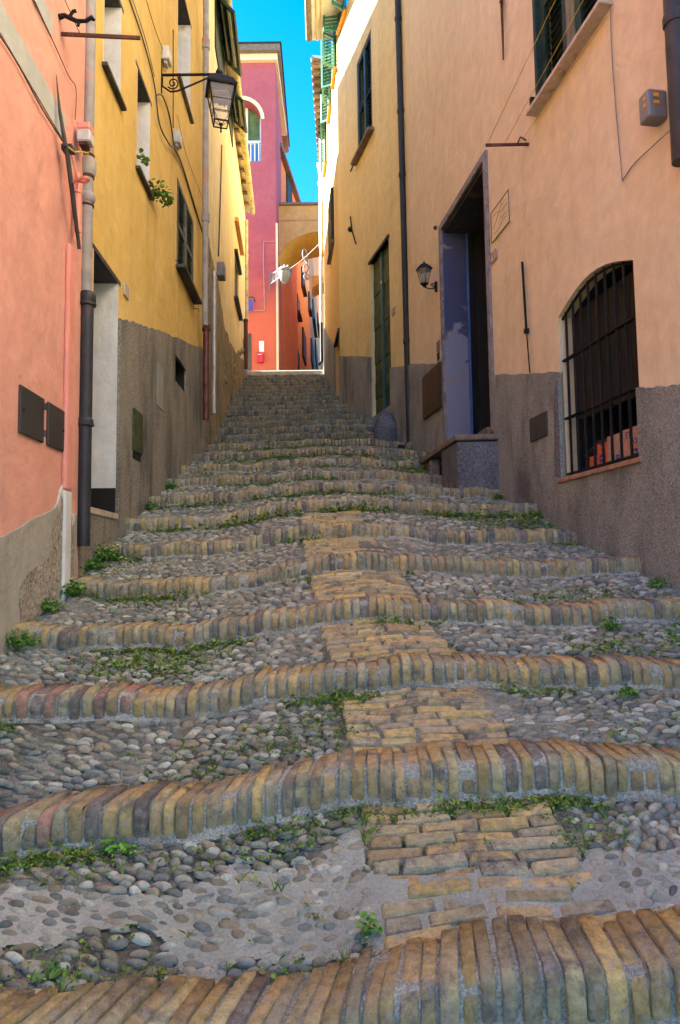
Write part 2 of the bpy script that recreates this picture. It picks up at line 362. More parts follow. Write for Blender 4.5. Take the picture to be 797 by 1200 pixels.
# ground materials
M['brick'] = colmat('yellow_paving_brick', 0.92, (0.62, 1.35), 45, 0.9, 0.006, dirt=(0.15, 0.14, 0.12), dirt_lo=0.52, gs=11, dust=(0.36, 0.34, 0.30))
M['cobble'] = colmat('river_cobble', 0.78, (0.72, 1.28), 60, 0.35, 0.003, dirt=(0.15, 0.135, 0.115), dirt_lo=0.60, gs=14, spec=0.35)
def mortar_mat():
    m, nt, b = nodes('lime_mortar_and_dirt'); p = pos(nt)
    c = mix(nt, ramp(nt, noise(nt, p, 3.0, 7, 0.65, 0.5), 0.40, 0.60), (0.11, 0.108, 0.08), (0.27, 0.275, 0.235))
    c = mix(nt, ramp(nt, noise(nt, p, 1.7, 6, 0.6, 0.5), 0.55, 0.68), c, (0.07, 0.065, 0.04))
    gr = noise(nt, p, 130, 4, 0.75)
    c = mix(nt, 1.0, c, ramp(nt, gr, 0.3, 0.7, (0.5, 0.5, 0.5, 1), (1.5, 1.5, 1.5, 1)), 'MULTIPLY')
    nt.links.new(c, b.inputs['Base Color']); b.inputs['Roughness'].default_value = 0.95; b.inputs['Specular IOR Level'].default_value = 0.2
    q = bump(nt, b, noise(nt, p, 18, 6, 0.7), 0.9, 0.02); bump(nt, b, gr, 0.9, 0.005, q)
    return m
M['mortar'] = mortar_mat()
M['cement'] = roughcast('pale_cement', (0.39, 0.41, 0.35), (0.30, 0.32, 0.265), (0.19, 0.185, 0.15), 190, seed=11, streak=0.6, bs=0.5, gc=0.18)
M['joint'] = roughcast('lime_joint_mortar', (0.43, 0.43, 0.375), (0.34, 0.34, 0.29), (0.16, 0.155, 0.12), 160, seed=15, streak=0.8, bs=0.9, gc=0.4)
def leaf_mat(name, a, bcol):
    m, nt, b = nodes(name)
    at = nt.nodes.new('ShaderNodeVertexColor'); at.layer_name = 'Col'
    nt.links.new(at.outputs[0], b.inputs['Base Color']); b.inputs['Roughness'].default_value = 0.55
    b.inputs['Specular IOR Level'].default_value = 0.3
    return m
M['leaf'] = leaf_mat('small_leaves', None, None)

# ================================================================== STEPPED LANE
RW = [(2.19, -1.0), (1.50, 3.467), (0.843, 7.6), (0.03, 10.64), (-0.28, 14.22)]   # right wall line (X, Y)
LW = [(-1.20, -1.0), (-1.34, 2.84), (-1.38, 3.62), (-1.55, 7.82), (-1.96, 14.22)]   # left wall line
def wx(line, Y): return float(np.interp(Y, [p[1] for p in line], [p[0] for p in line]))
NOSE = {  # photo pixels of each brick edge
 0: [(-60, 1245), (0, 1238), (200, 1215), (380, 1193), (480, 1166), (600, 1145), (700, 1134), (797, 1125), (860, 1122)],
 1: [(-120, 985), (0, 962), (150, 942), (300, 921), (380, 905), (480, 894), (589, 888), (700, 889), (797, 891), (900, 895)],
 2: [(-80, 812), (0, 812), (100, 815), (200, 813), (300, 798), (400, 781), (485, 774), (590, 775), (700, 778), (797, 777), (860, 777)],
 3: [(10, 733), (30, 736), (100, 737), (200, 735), (281, 727), (371, 708), (430, 702), (500, 703), (562, 707), (656, 710), (740, 706), (800, 703)],
 4: [(80, 678), (170, 681), (235, 679), (281, 672), (371, 654), (430, 648), (500, 650), (562, 657), (656, 657), (760, 653)],
 5: [(110, 639), (235, 636), (281, 631), (348, 616), (416, 612), (470, 615), (515, 621), (609, 621), (690, 619)],
 6: [(118, 608), (235, 606), (303, 594), (371, 583), (430, 582), (515, 589), (640, 590)],
 7: [(145, 581), (235, 580), (303, 572), (371, 565), (430, 565), (533, 571), (600, 572)],
 8: [(165, 561), (303, 556), (371, 550), (430, 551), (530, 556), (570, 557)],
 9: [(185, 546), (303, 542), (371, 536), (430, 536), (500, 541), (540, 542)],
 10: [(195, 532), (303, 529), (371, 524), (430, 524), (490, 528), (520, 529)],
 11: [(205, 521), (303, 519), (371, 514), (430, 514), (480, 518), (500, 519)],
 12: [(215, 511), (303, 509), (371, 506), (430, 506), (480, 510)]}
YK = {-3: -0.35, -2: 0.22, -1: 0.78, 0: 1.28, 1: 1.86, 2: 2.35, 3: 2.85, 4: 3.43, 5: 4.02, 6: 4.53, 7: 5.12, 8: 5.74, 9: 6.30, 10: 6.92, 11: 7.60, 12: 8.22}
KTOP = 27
H12 = (663-506)/800*8.22; HTOP = 4.12
for k in range(13, KTOP+1): YK[k] = 8.22+(k-12)*0.4
BOW = {0: (0.10, 0.03), 1: (0.12, 0.03), 2: (0.10, 0.04), 3: (0.05, 0.05)}
XG = np.arange(-2.6, 2.4, 0.01)
NH = {}; NY = {}
def smooth(a, w):
    kx = np.hanning(w+2)[1:-1]; kx /= kx.sum()
    return np.convolve(np.pad(a, (w//2, w-1-w//2), mode='edge'), kx, mode='valid')
for k in range(-3, KTOP+1):
    if k in NOSE:
        xs = []; ys = []; zs = []
        bl, br = BOW.get(k, (0.04, 0.05))
        for (px, py) in NOSE[k]:
            t = (px-430)/400.0
            Y = YK[k] - (bl if t < 0 else br)*t*t
            P = atY(px, py, Y); xs.append(P.x); ys.append(Y); zs.append(P.z)
        NH[k] = smooth(np.interp(XG, xs, zs), 25); NY[k] = smooth(np.interp(XG, xs, ys), 25)
for k in (-1, -2, -3):
    NH[k] = NH[0] - 0.19*(0-k); NY[k] = NY[0] + (YK[k]-YK[0])
for k in range(13, KTOP+1):
    t = (k-12)/(KTOP-12)
    NH[k] = NH[12]*0+H12+(HTOP-H12)*t + (NH[12]-H12)*(1-t)**2
    NY[k] = NY[12]*0+YK[k]+0.02*np.sin(XG*3+k*1.7)*(1-t)
# slight waviness, a different one for each step
for k in NH:
    amp = 0.006 if k < KTOP else 0.0
    NH[k] = NH[k] + amp*np.sin(XG*(9+k % 4)+k*2.1) + amp*0.7*np.sin(XG*(23+k % 5)+k)
    NY[k] = NY[k] + amp*1.2*np.sin(XG*(7+k % 3)+k*1.3)
def nh(k, X): return np.interp(X, XG, NH[k])
def ny(k, X): return np.interp(X, XG, NY[k])
def riser(k): return 0.104 if k <= 1 else 0.088 if k < 4 else 0.085 if k < 12 else 0.10
BT = 0.15      # depth of brick top
def tread(k, X, t):
    """point on tread k, t in 0..1 from the back of the bricks to the next riser"""
    y0 = ny(k, X)+BT; y1 = ny(k+1, X)+0.004; z0 = nh(k, X)-0.012; z1 = nh(k+1, X)-riser(k+1)
    return y0+(y1-y0)*t, z0+(z1-z0)*t
def ground(X, Y):
    for k in range(-3, KTOP):
        if Y < ny(k+1, X):
            y0 = ny(k, X)
            if Y < y0+BT: return float(nh(k, X))
            t = (Y-y0-BT)/max(0.05, (ny(k+1, X)-y0-BT)); return float(tread(k, X, min(1, max(0, t)))[1])
    return HTOP

def vnoise(x, y, seed=0):
    s = 0
    rr = np.random.default_rng(abs(seed)+50)
    for i in range(7):
        a = rr.uniform(0, 6.28); f = rr.uniform(0.7, 1.6); ph = rr.uniform(0, 6.28)
        s = s+np.sin((x*np.cos(a)+y*np.sin(a))*f+ph)
    return s/3.2

def np_mesh(name, verts, faces, mat, parent, cols=None, smooth=True):
    """verts (n,3); faces (m,4) or (m,3); cols (n,3) per vertex"""
    me = bpy.data.meshes.new(name); n = len(verts); m, w = faces.shape
    me.vertices.add(n); me.vertices.foreach_set('co', (verts-np.array(LOC[parent.name] if parent else (0, 0, 0))).astype(np.float32).ravel())
    me.loops.add(m*w); me.loops.foreach_set('vertex_index', faces.astype(np.int32).ravel())
    me.polygons.add(m); me.polygons.foreach_set('loop_start', (np.arange(m)*w).astype(np.int32))
    me.polygons.foreach_set('loop_total', np.full(m, w, dtype=np.int32))
    me.polygons.foreach_set('use_smooth', np.full(m, smooth))
    if cols is not None:
        at = me.color_attributes.new('Col', 'FLOAT_COLOR', 'POINT')
        c4 = np.concatenate([cols, np.ones((n, 1))], 1).astype(np.float32); at.data.foreach_set('color', c4.ravel())
    me.materials.append(mat); me.update(calc_edges=True); me.validate()
    o = bpy.data.objects.new(name, me); COL.objects.link(o)
    if parent: o.parent = parent
    LOC[o.name] = Vector(LOC[parent.name]) if parent else Vector((0, 0, 0))
    return o

path = root('stepped_path', None, None, (0, 1.3, -0.8), kind='structure')
BROWN = [(0.48, 0.35, 0.14), (0.43, 0.32, 0.15), (0.50, 0.38, 0.15), (0.38, 0.32, 0.18), (0.42, 0.31, 0.15), (0.36, 0.32, 0.20), (0.46, 0.39, 0.20)]
# brick cross-section along (forward, up)
BP = np.array([(0.004, -0.112), (-0.004, -0.080), (-0.004, -0.040), (0.000, -0.018), (0.007, -0.007), (0.020, -0.001), (0.06, 0.001), (BT, 0.0), (BT, -0.06)])
def brick_row(k, coarse=False):
    xa = wx(LW, YK[k])-0.06; xb = wx(RW, YK[k])+0.06
    V = []; Fc = []; C = []; x = xa; nb = 0
    rr = random.Random(k*31+5)
    m = len(BP); lean = 0.0
    while x < xb:
        w = rr.uniform(0.025, 0.033) if k < 9 else rr.uniform(0.028, 0.038)
        if k >= 13: w *= 1.3
        gap = rr.uniform(0.005, 0.011)
        xc = x+w/2
        h = float(nh(k, xc)); y = float(ny(k, xc)); sl = float(nh(k, xc+0.05)-nh(k, xc-0.05))/0.1; sy = float(ny(k, xc+0.05)-ny(k, xc-0.05))/0.1
        dy = rr.uniform(-0.008, 0.006); dz = rr.uniform(-0.005, 0.005)
        # fan of the bricks over the bottom step as in the photo
        lean = (0.22 - 0.38*(xc)) if k == 0 else (0.10-0.22*xc if k == 1 else 0.05*math.sin(xc*2+k))
        lean += rr.uniform(-0.05, 0.05)
        c = list(rr.choice(BROWN))
        if 1 <= k <= 2 and xc < -0.7 and rr.random() < 0.4: c = [0.36, 0.20, 0.14]
        if rr.random() < 0.10: c = [0.20, 0.17, 0.14]
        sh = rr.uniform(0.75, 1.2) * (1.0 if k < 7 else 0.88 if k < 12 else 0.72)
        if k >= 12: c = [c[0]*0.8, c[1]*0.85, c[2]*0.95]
        c = [q*sh for q in c]
        prof = BP.copy(); prof[:, 1] *= (0.88 if k <= 1 else 0.75)
        prof[:, 0] += np.array([rr.uniform(-0.0035, 0.0035) for _ in range(m)]); prof[:, 1] += np.array([rr.uniform(-0.003, 0.003) for _ in range(m)])
        if rr.random() < 0.30: prof[3:6, 1] -= rr.uniform(0.004, 0.014); prof[2:5, 0] += rr.uniform(0.002, 0.010)
        L = BT*rr.uniform(0.86, 1.0) + (0.03 if k == 0 else 0)
        prof[-2:, 0] = L
        e_ = rr.uniform(0.0018, 0.0035); secs = [(-w/2, e_), (-w/2+e_*1.2, 0.0), (w/2-e_*1.2, 0.0), (w/2, e_)]
        cen = np.array([0.07, -0.05]); 
        base = len(V)
        for (sx, ins) in secs:
            for (py_, pz_) in prof:
                d = cen-np.array([py_, pz_]); d = d/np.linalg.norm(d)*ins
                yy = py_+d[0]; zz = pz_+d[1]
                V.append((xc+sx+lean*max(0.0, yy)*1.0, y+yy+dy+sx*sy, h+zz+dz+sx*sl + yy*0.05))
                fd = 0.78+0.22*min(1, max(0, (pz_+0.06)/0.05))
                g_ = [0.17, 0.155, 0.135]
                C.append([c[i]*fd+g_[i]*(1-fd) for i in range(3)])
        for a in range(3):
            for b in range(m-1):
                Fc.append((base+a*m+b, base+a*m+b+1, base+(a+1)*m+b+1, base+(a+1)*m+b))
        # side faces as quads from each rim
        for a, fl in ((0, 0), (3, 1)):
            for b in range(0, m//2):
                i0, i1, j0, j1 = base+a*m+b, base+a*m+b+1, base+a*m+(m-1-b), base+a*m+(m-2-b)
                if i1 >= j1: break
                q = (i0, j0, j1, i1); Fc.append(q if not fl else q[::-1])
        x += w+gap; nb += 1
    Fq = np.array(Fc)[:, ::-1]
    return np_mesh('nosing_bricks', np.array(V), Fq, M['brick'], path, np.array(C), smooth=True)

def mortar_sheet(k):
    xa = wx(LW, YK[k])-0.12; xb = wx(RW, YK[k])+0.12
    dx = 0.012 if k < 3 else 0.02 if k < 8 else 0.04
    xs = np.arange(xa, xb, dx); rows_y = []; rows_z = []
    h = nh(k, xs); y = ny(k, xs); rs = riser(k)
    low = h-rs-0.05
    nf = vnoise(xs*30, y*0+k*3, k)*0.003
    q_ = 0.88 if k <= 1 else 0.75
    prof = [(0.004, None), (-0.012, -0.120*q_), (0.000, -0.104*q_), (0.007, -0.088*q_), (0.008, -0.03*q_), (0.016, -0.014), (0.030, -0.0075), (BT-0.01, -0.005)]
    for (py_, pz_) in prof:
        rows_y.append(y+py_+nf*(1 if pz_ is not None and pz_ < -0.08 else 0.35)); rows_z.append(low if pz_ is None else h+pz_+vnoise(xs*45, pz_*200+k, k+9)*0.0015)
    nt_ = 26 if k < 3 else 14 if k < 8 else 6
    if k < KTOP:
        for i in range(1, nt_+1):
            t = i/nt_; ty, tz = tread(k, xs, t)
            rows_y.append(ty+(0.02 if i == nt_ else 0)); rows_z.append(tz-0.006+vnoise(xs*20, ty*20, 3)*0.004+vnoise(xs*5, ty*6, 4)*0.006*math.sin(math.pi*t))
    Yr = np.array(rows_y); Zr = np.array(rows_z); nr, nc = Yr.shape
    Xr = np.repeat(xs[None, :], nr, 0)
    V = np.stack([Xr.ravel(), Yr.ravel(), Zr.ravel()], 1)
    i = np.arange(nr-1)[:, None]*nc; j = np.arange(nc-1)[None, :]
    a = (i+j).ravel(); Fq = np.stack([a, a+1, a+nc+1, a+nc], 1)
    o = np_mesh('mortar_bed', V, Fq, M['mortar'], path, None, True)
    if k > 9: return o
    o.data.materials.append(M['joint']); mi = np.zeros(len(Fq), dtype=np.int32); mi[(nc-1)*1:(nc-1)*7] = 1; o.data.polygons.foreach_set('material_index', mi)
    return o

# half ellipsoid template
def dome(nu, nv):
    V = []; 
    for j in range(nv):
        ph = -0.35+(math.pi/2+0.35)*j/nv
        for i in range(nu):
            th = 2*math.pi*i/nu; V.append((math.cos(ph)*math.cos(th), math.cos(ph)*math.sin(th), math.sin(ph)))
    V.append((0, 0, 1)); Fq = []
    for j in range(nv-1):
        for i in range(nu):
            l = (i+1) % nu; Fq.append((j*nu+i, j*nu+l, (j+1)*nu+l, (j+1)*nu+i))
    top = len(V)-1
    for i in range(0, nu):
        l = (i+1) % nu; Fq.append(((nv-1)*nu+i, (nv-1)*nu+l, top, top))
    return np.array(V), Fq
STONE = [(0.26, 0.26, 0.24), (0.31, 0.295, 0.255), (0.19, 0.20, 0.20), (0.36, 0.34, 0.29), (0.26, 0.22, 0.17), (0.42, 0.41, 0.37), (0.29, 0.24, 0.18), (0.16, 0.165, 0.16), (0.23, 0.23, 0.21)]
STRIPL = ([1.2, 1.5, 2.2, 2.7, 3.2, 3.75, 4.3], [0.09, 0.08, 0.0, -0.07, -0.13, -0.20, -0.25])
STRIPW = ([1.2, 1.5, 1.83, 2.2, 2.7, 3.2, 3.75, 4.3], [0.49, 0.47, 0.48, 0.47, 0.455, 0.45, 0.43, 0.39])
def strip(Y):
    l = np.interp(Y, *STRIPL); return l, l+np.interp(Y, *STRIPW)
def cemented(k, X, Y):
    """pale cement poured over the paving of the bottom tread"""
    if k == 0:
        y0, y1 = ny(0, X)+BT, ny(1, X)
        t = (Y-y0)/(y1-y0)+0.05*float(vnoise(X*17, Y*19, 31))+0.025*float(vnoise(X*50, Y*50, 32))
        if X < 0.05: return t < 0.70+0.10*math.sin(X*6+1)+0.04*math.sin(X*17) and t > 0.10+0.05*math.sin(X*9)+(0.18 if X < -0.35 else 0)
        if X > 0.55: return t < 0.50+0.05*math.sin(X*12)
        return t < 0.44
    return False
def cobbles(k):
    rr = random.Random(k*17+3)
    nu, nv = (12, 4) if k < 3 else (9, 3) if k < 7 else (7, 2)
    T, Fl = dome(nu, nv)
    Vs = []; Cs = []; cnt = 0
    xa = wx(LW, YK[k])-0.03; xb = wx(RW, YK[k])+0.03
    Lt = float(ny(k+1, 0)-ny(k, 0)-BT)
    sp = 0.0175 if k == 1 else 0.020 if k < 6 else 0.028
    nrow = max(2, int(Lt/sp))
    for r in range(nrow):
        t0 = (r+0.5)/nrow; x = xa+rr.uniform(0, 0.04)
        while x < xb:
            Y0, _ = tread(k, x, t0)
            # kinds of paving
            if k == 1 and x < -0.72: a, b, c = rr.uniform(0.018, 0.032), rr.uniform(0.0065, 0.010), rr.uniform(0.009, 0.012)
            elif k == 2 and x < -0.62: a, b, c = rr.uniform(0.016, 0.028), rr.uniform(0.007, 0.011), rr.uniform(0.009, 0.012)
            elif k == 0 and x > 0.5: a, b, c = rr.uniform(0.013, 0.025), rr.uniform(0.009, 0.014), rr.uniform(0.012, 0.018)
            else: a, b, c = rr.uniform(0.015, 0.030), rr.uniform(0.008, 0.0125), rr.uniform(0.010, 0.015)
            if k >= 5: a *= 1.15; b *= 1.15
            step_ = 2*a*rr.uniform(0.93, 1.06)
            xc = x+a; x += step_
            t = t0+rr.uniform(-0.3, 0.3)/nrow+0.25*math.sin(xc*5+k+r*0.3)/nrow
            Y, Z = tread(k, xc, t)
            s0, s1 = strip(float(Y))
            if k <= 5 and s0-0.018 < xc < s1+0.018: continue
            if rr.random() < 0.05: continue
            ce = cemented(k, xc, float(Y))
            ang = rr.gauss(0, 0.16)+0.25*math.sin(xc*2.3+k) if not (k == 0 and xc > 0.5) else rr.gauss(0.2, 0.55)
            tx, ty_ = rr.gauss(0, 0.12), rr.gauss(0, 0.16)
            ca, sa = math.cos(ang), math.sin(ang)
            P = T*np.array([a, b, c])
            # irregular outline
            f1, f2 = rr.uniform(0, 6.28), rr.uniform(0, 6.28)
            th = np.arctan2(T[:, 1], T[:, 0]); P[:, :2] *= (1+0.09*np.cos(2*th+f1)+0.06*np.cos(3*th+f2))[:, None]
            P[:, 2] += P[:, 0]*tx+P[:, 1]*ty_
            X2 = P[:, 0]*ca-P[:, 1]*sa; Y2 = P[:, 0]*sa+P[:, 1]*ca
            Z = float(Z); slope = 0.10
            lift = -0.48*c if not ce else -0.60*c
            if ce: lift += rr.uniform(-0.003, 0.001)
            Vs.append(np.stack([xc+X2, float(Y)+Y2, Z+P[:, 2]+Y2*slope+lift+rr.uniform(-0.002, 0.003)], 1))
            cc = np.array(rr.choice(STONE))*rr.uniform(0.62, 1.12)*np.array([1.06, 1.08, 0.92])
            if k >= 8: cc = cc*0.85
            Cs.append(np.repeat(cc[None, :], len(T), 0)); cnt += 1
    if not cnt: return
    V = np.concatenate(Vs); C = np.concatenate(Cs); n = len(T)
    Fq = np.array([f for f in Fl if f[2] != f[3]]); Ft = np.array([f[:3] for f in Fl if f[2] == f[3]])
    offs = (np.arange(cnt)*n)[:, None, None]
    # make everything triangles
    tri = np.concatenate([Fq[:, [0, 1, 2]], Fq[:, [0, 2, 3]], Ft])
    Fa = (tri[None]+offs).reshape(-1, 3)
    return np_mesh('cobbles', V, Fa, M['cobble'], path, C, True)

def flat_bricks(k):
    """central strip of bricks laid on edge, long side across the lane"""
    rr = random.Random(k*7+1); m = MB()
    Lt = float(ny(k+1, 0.2)-ny(k, 0.2)-BT); n = max(3, int(Lt/0.036))
    for r in range(n):
        t0 = (r+0.06)/n; t1 = (r+0.86)/n
        Y0, _ = tread(k, 0.2, t0); s0, s1 = strip(float(Y0)); x = s0+rr.uniform(-0.006, 0.01)
        first = True
        while x < s1-0.03:
            w = rr.uniform(0.10, 0.15)
            if first and r % 2: w *= 0.55
            first = False
            if s1-(x+w) < 0.06: w = s1-x+rr.uniform(-0.012, 0.008)
            pts = []
            dz = rr.uniform(-0.0035, 0.0045)
            tilt = rr.uniform(-0.06, 0.06)/n
            for (xx, tt) in ((x, t0+tilt), (x+w, t0-tilt), (x+w, t1-tilt), (x, t1+tilt)):
                Y, Z = tread(k, xx, tt+rr.uniform(-0.05, 0.05)/n); pts.append(Vector((xx+rr.uniform(-0.003, 0.003), float(Y), float(Z)+0.006+dz+rr.uniform(-0.002, 0.002))))
            cc = rr.choice(BROWN); sh = rr.uniform(0.85, 1.3)
            ce = cemented(k, x+w/2, float(Y0))
            drop = rr.uniform(0.001, 0.0065) if ce else 0
            if rr.random() < 0.12 and ce: x += w+0.01; continue
            low = [p-Vector((0, 0, 0.03)) for p in pts]
            pts = [p-Vector((0, 0, drop)) for p in pts]
            mid = sum(pts, Vector())/4
            ins = [p+(mid-p).normalized()*0.007+Vector((0, 0, 0.0)) for p in pts]
            rim = [p+(mid-p).normalized()*0.0008-Vector((0, 0, 0.005)) for p in pts]
            m.add(ins+rim+low, [(0, 1, 2, 3)]+[(i, i+4, (i+1) % 4+4, (i+1) % 4) for i in range(4)]+[(i+4, i+8, (i+1) % 4+8, (i+1) % 4+4) for i in range(4)], tuple(q*sh for q in cc))
            x += w+rr.uniform(0.006, 0.013)
    return m.build('brick_strip', M['brick'], path, smooth=False)

for k in range(-3, KTOP+1):
    mortar_sheet(k)
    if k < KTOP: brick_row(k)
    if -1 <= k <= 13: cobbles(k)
    if 0 <= k <= 5: flat_bricks(k)
# cement poured over part of the bottom tread
def cement_patch(x0, x1, name='cement_patch'):
    xs = np.arange(x0, x1, 0.0055); ts = np.arange(0.0, 1.0, 0.013); V = []; Fq = []; idx = {}
    for i, x in enumerate(xs):
        for j, t in enumerate(ts):
            Y, Z = tread(0, x, t)
            e = 0.004*vnoise(x*25, t*9, 2)
            if cemented(0, x+e*3, float(Y)+e*2):
                idx[(i, j)] = len(V); V.append((x, float(Y), float(Z)-0.0005+0.0018*float(vnoise(x*60, float(Y)*60, 6))+0.002*float(vnoise(x*14, float(Y)*14, 8))))
    for (i, j) in list(idx):
        if (i+1, j) in idx and (i, j+1) in idx and (i+1, j+1) in idx: Fq.append((idx[(i, j)], idx[(i+1, j)], idx[(i+1, j+1)], idx[(i, j+1)]))
    np_mesh(name, np.array(V), np.array(Fq), M['cement'], path, None, True)
cement_patch(-1.25, 1.1)
# pale kerb of the top landing and the landing itself
m = MB()
m.hexa((-2.15, 14.20, HTOP-0.10), (2.2, 0, 0), (0, 0.4, 0.02), (0, 0, 0.13)); m.build('kerb', M['kerb'], path, bevel=0.02, segs=2)
m = MB()
pts = [(-3.5, 14.6, HTOP+0.02), (3.0, 14.6, HTOP+0.02), (4.0, 40, HTOP+4.6), (-8, 40, HTOP+4.6)]
m.add(pts, [(0, 1, 2, 3)]); tag(m.build('lane', M['mortar']), kind='structure')
# hillside
m = MB(); g = []; n = 40
V = []; Fq = []
for i in range(n):
    for j in range(n):
        X = -600+1200*(i/(n-1)); Y = -300+1100*(j/(n-1))
        V.append((X, Y, min(0.25*Y, 60)-2.6 if Y > 0 else 0.25*Y-2.6))
for i in range(n-1):
    for j in range(n-1):
        a = i*n+j; Fq.append((a, a+n, a+n+1, a+1))
m.add(V, Fq); tag(m.build('ground', simple('hillside_earth', (0.10, 0.10, 0.06), 0.95)), kind='structure')

# ================================================================== WALLS
class Wall:
    def __init__(s, p0, p1, side):
        s.o = Vector((p0[0], p0[1], 0)); d = Vector((p1[0]-p0[0], p1[1]-p0[1], 0)); s.L = d.length
        s.t = d.normalized(); s.n = Vector((s.t.y, -s.t.x, 0))*(1 if side == 'L' else -1)
    def P(s, u, z, off=0.0): return s.o+s.t*u+s.n*off+Vector((0, 0, z))
    def hit(s, px, py, off=0.0):
        d = ray(px, py); k = (s.o+s.n*off).dot(s.n)/d.dot(s.n); p = d*k
        return ((p-s.o).dot(s.t), p.z)
    def H(s, px, py, off=0.0): return s.P(*s.hit(px, py, off), off)
def rect(u0, u1, z0, z1): return [(u0, z0), (u1, z0), (u1, z1), (u0, z1)]
def jit(pts, a, n, seed=0):
    """add small wobble between the points of an open line"""
    rr = random.Random(seed); out = []
    for (p, q) in zip(pts[:-1], pts[1:]):
        for i in range(n):
            t = i/n; out.append((p[0]+(q[0]-p[0])*t+(rr.uniform(-a, a) if i else 0), p[1]+(q[1]-p[1])*t+(rr.uniform(-a, a) if i else 0)))
    out.append(pts[-1]); return out
def panel(mb, w, outer, holes, off=0.0, col=None):
    loops = [[Vector((a, b, 0)) for a, b in outer]]+[[Vector((a, b, 0)) for a, b in h] for h in holes]
    flat = [p for l in loops for p in l]; tr = geometry.tessellate_polygon(loops)
    vs = [w.P(p.x, p.y, off) for p in flat]; fs = []
    for a, b, c in tr:
        nn = (vs[b]-vs[a]).cross(vs[c]-vs[a])
        fs.append((a, b, c) if nn.dot(w.n) > 0 else (c, b, a))
    mb.add(vs, fs, col)
def sides(mb, w, loop, off0, off1, col=None):
    n = len(loop); vs = [w.P(a, b, off0) for a, b in loop]+[w.P(a, b, off1) for a, b in loop]
    mb.add(vs, [(i, (i+1) % n, (i+1) % n+n, i+n) for i in range(n)], col)
def backing(mb, w, loop, off): panel(mb, w, loop, [], off)
def wbox(mb, w, u0, u1, z0, z1, o0, o1, col=None):
    mb.hexa(w.P(u0, z0, o0), w.t*(u1-u0), Vector((0, 0, z1-z0)), w.n*(o1-o0), col)

def building(rt, w, u0, u1, zb, zt, holes, mat, depth=4.0, reveal=None, name='wall'):
    """holes: list of (loop, depth)"""
    m = MB(); panel(m, w, rect(u0, u1, zb, zt), [h for h, d in holes])
    sides(m, w, rect(u0, u1, zb, zt), 0, -depth)
    panel(m, w, rect(u0, u1, zb, zt), [], -depth)
    if not reveal:
        for h, d in holes: sides(m, w, h, 0, -d)
    o = m.build(name, mat, rt)
    if reveal:
        m = MB()
        for h, d in holes: sides(m, w, h, 0.001, -d)
        m.build('window_reveal', reveal, rt)
    return o
def void(rt, w, h, d, mat=None, name='opening'):
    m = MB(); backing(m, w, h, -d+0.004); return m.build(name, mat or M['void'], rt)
def plinth(rt, w, top, zb, holes, mat, th=0.018, name='plinth'):
    """top: line of (u,z) from near to far"""
    m = MB(); outer = [(top[0][0], zb), (top[-1][0], zb)]+list(reversed(top))
    panel(m, w, outer, holes, th); sides(m, w, outer, th, -0.02)
    for h in holes: sides(m, w, h, th, -0.02)
    return m.build(name, mat, rt)
def pipe(name, label, pts, r, mat, collars=(), cat='drainpipe', group=None, n=12, straps=None):
    pts = [Vector(p) for p in pts]; rt = root(name, label, cat, pts[-1], group)
    quick('pipe_run', lambda m: m.tube(pts, r, n), mat, rt, smooth=True)
    for (q, rr_, hh, mt) in collars:
        q = Vector(q); quick('collar', lambda m: m.lathe(q-Vector((0, 0, hh/2)), [(rr_*0.96, 0), (rr_, 0.1*hh), (rr_, 0.9*hh), (rr_*0.96, hh)], n), mt, rt, smooth=True)
    return rt
def cable(name, label, pts, r, mat, parent=None, cat='cable', group=None):
    # smooth through the points
    P = [Vector(p) for p in pts]; out = []
    for i in range(len(P)-1):
        p0 = P[max(0, i-1)]; p1 = P[i]; p2 = P[i+1]; p3 = P[min(len(P)-1, i+2)]
        for j in range(6):
            t = j/6; out.append(0.5*((2*p1)+(p2-p0)*t+(2*p0-5*p1+4*p2-p3)*t*t+(3*p1-p0-3*p2+p3)*t**3))
    out.append(P[-1])
    m = MB(); m.tube(out, r, 5); o = m.build(name, mat, parent, smooth=True)
    if parent is None: tag(o, label, cat, group)
    return o
def shutter_leaf(mb, o, wv, hv, nv, slats=True, pitch=0.045, fr=0.05, th=0.035):
    """louvred leaf: corner o, width vector wv, height vector hv, outward normal nv (unit)"""
    o = Vector(o); W = wv.length; Hh = hv.length; a = wv/W; b = hv/Hh; nv = Vector(nv)
    for (x0, x1, y0, y1) in ((0, fr, 0, Hh), (W-fr, W, 0, Hh), (fr, W-fr, 0, fr), (fr, W-fr, Hh-fr, Hh), (fr, W-fr, Hh*0.5-fr/2, Hh*0.5+fr/2)):
        mb.hexa(o+a*x0+b*y0, a*(x1-x0), b*(y1-y0), nv*th)
    y = fr+0.01
    while y < Hh-fr-0.02:
        if abs(y-Hh*0.5) > fr*0.7:
            mb.hexa(o+a*fr+b*y+nv*0.024, a*(W-2*fr), b*0.028-nv*0.02, b*0.006+nv*0.004)
        y += pitch

def text_mesh(name, s, size, o, xdir, ydir, mat, parent=None, depth=0.001):
    cu = bpy.data.curves.new(name, 'FONT'); cu.body = s; cu.size = size; cu.extrude = depth; cu.align_x = 'CENTER'; cu.align_y = 'CENTER'
    ob = bpy.data.objects.new(name, cu); COL.objects.link(ob)
    dg = bpy.context.evaluated_depsgraph_get(); me = bpy.data.meshes.new_from_object(ob.evaluated_get(dg))
    bpy.data.objects.remove(ob)
    x = Vector(xdir).normalized(); y = Vector(ydir).normalized(); z = x.cross(y)
    off = LOC[parent.name] if parent else Vector()
    me.transform(Matrix(((x.x, y.x, z.x, o[0]-off.x), (x.y, y.y, z.y, o[1]-off.y), (x.z, y.z, z.z, o[2]-off.z), (0, 0, 0, 1))))
    me.materials.clear(); me.materials.append(mat)
    r = bpy.data.objects.new(name, me); COL.objects.link(r); r.parent = parent; return r

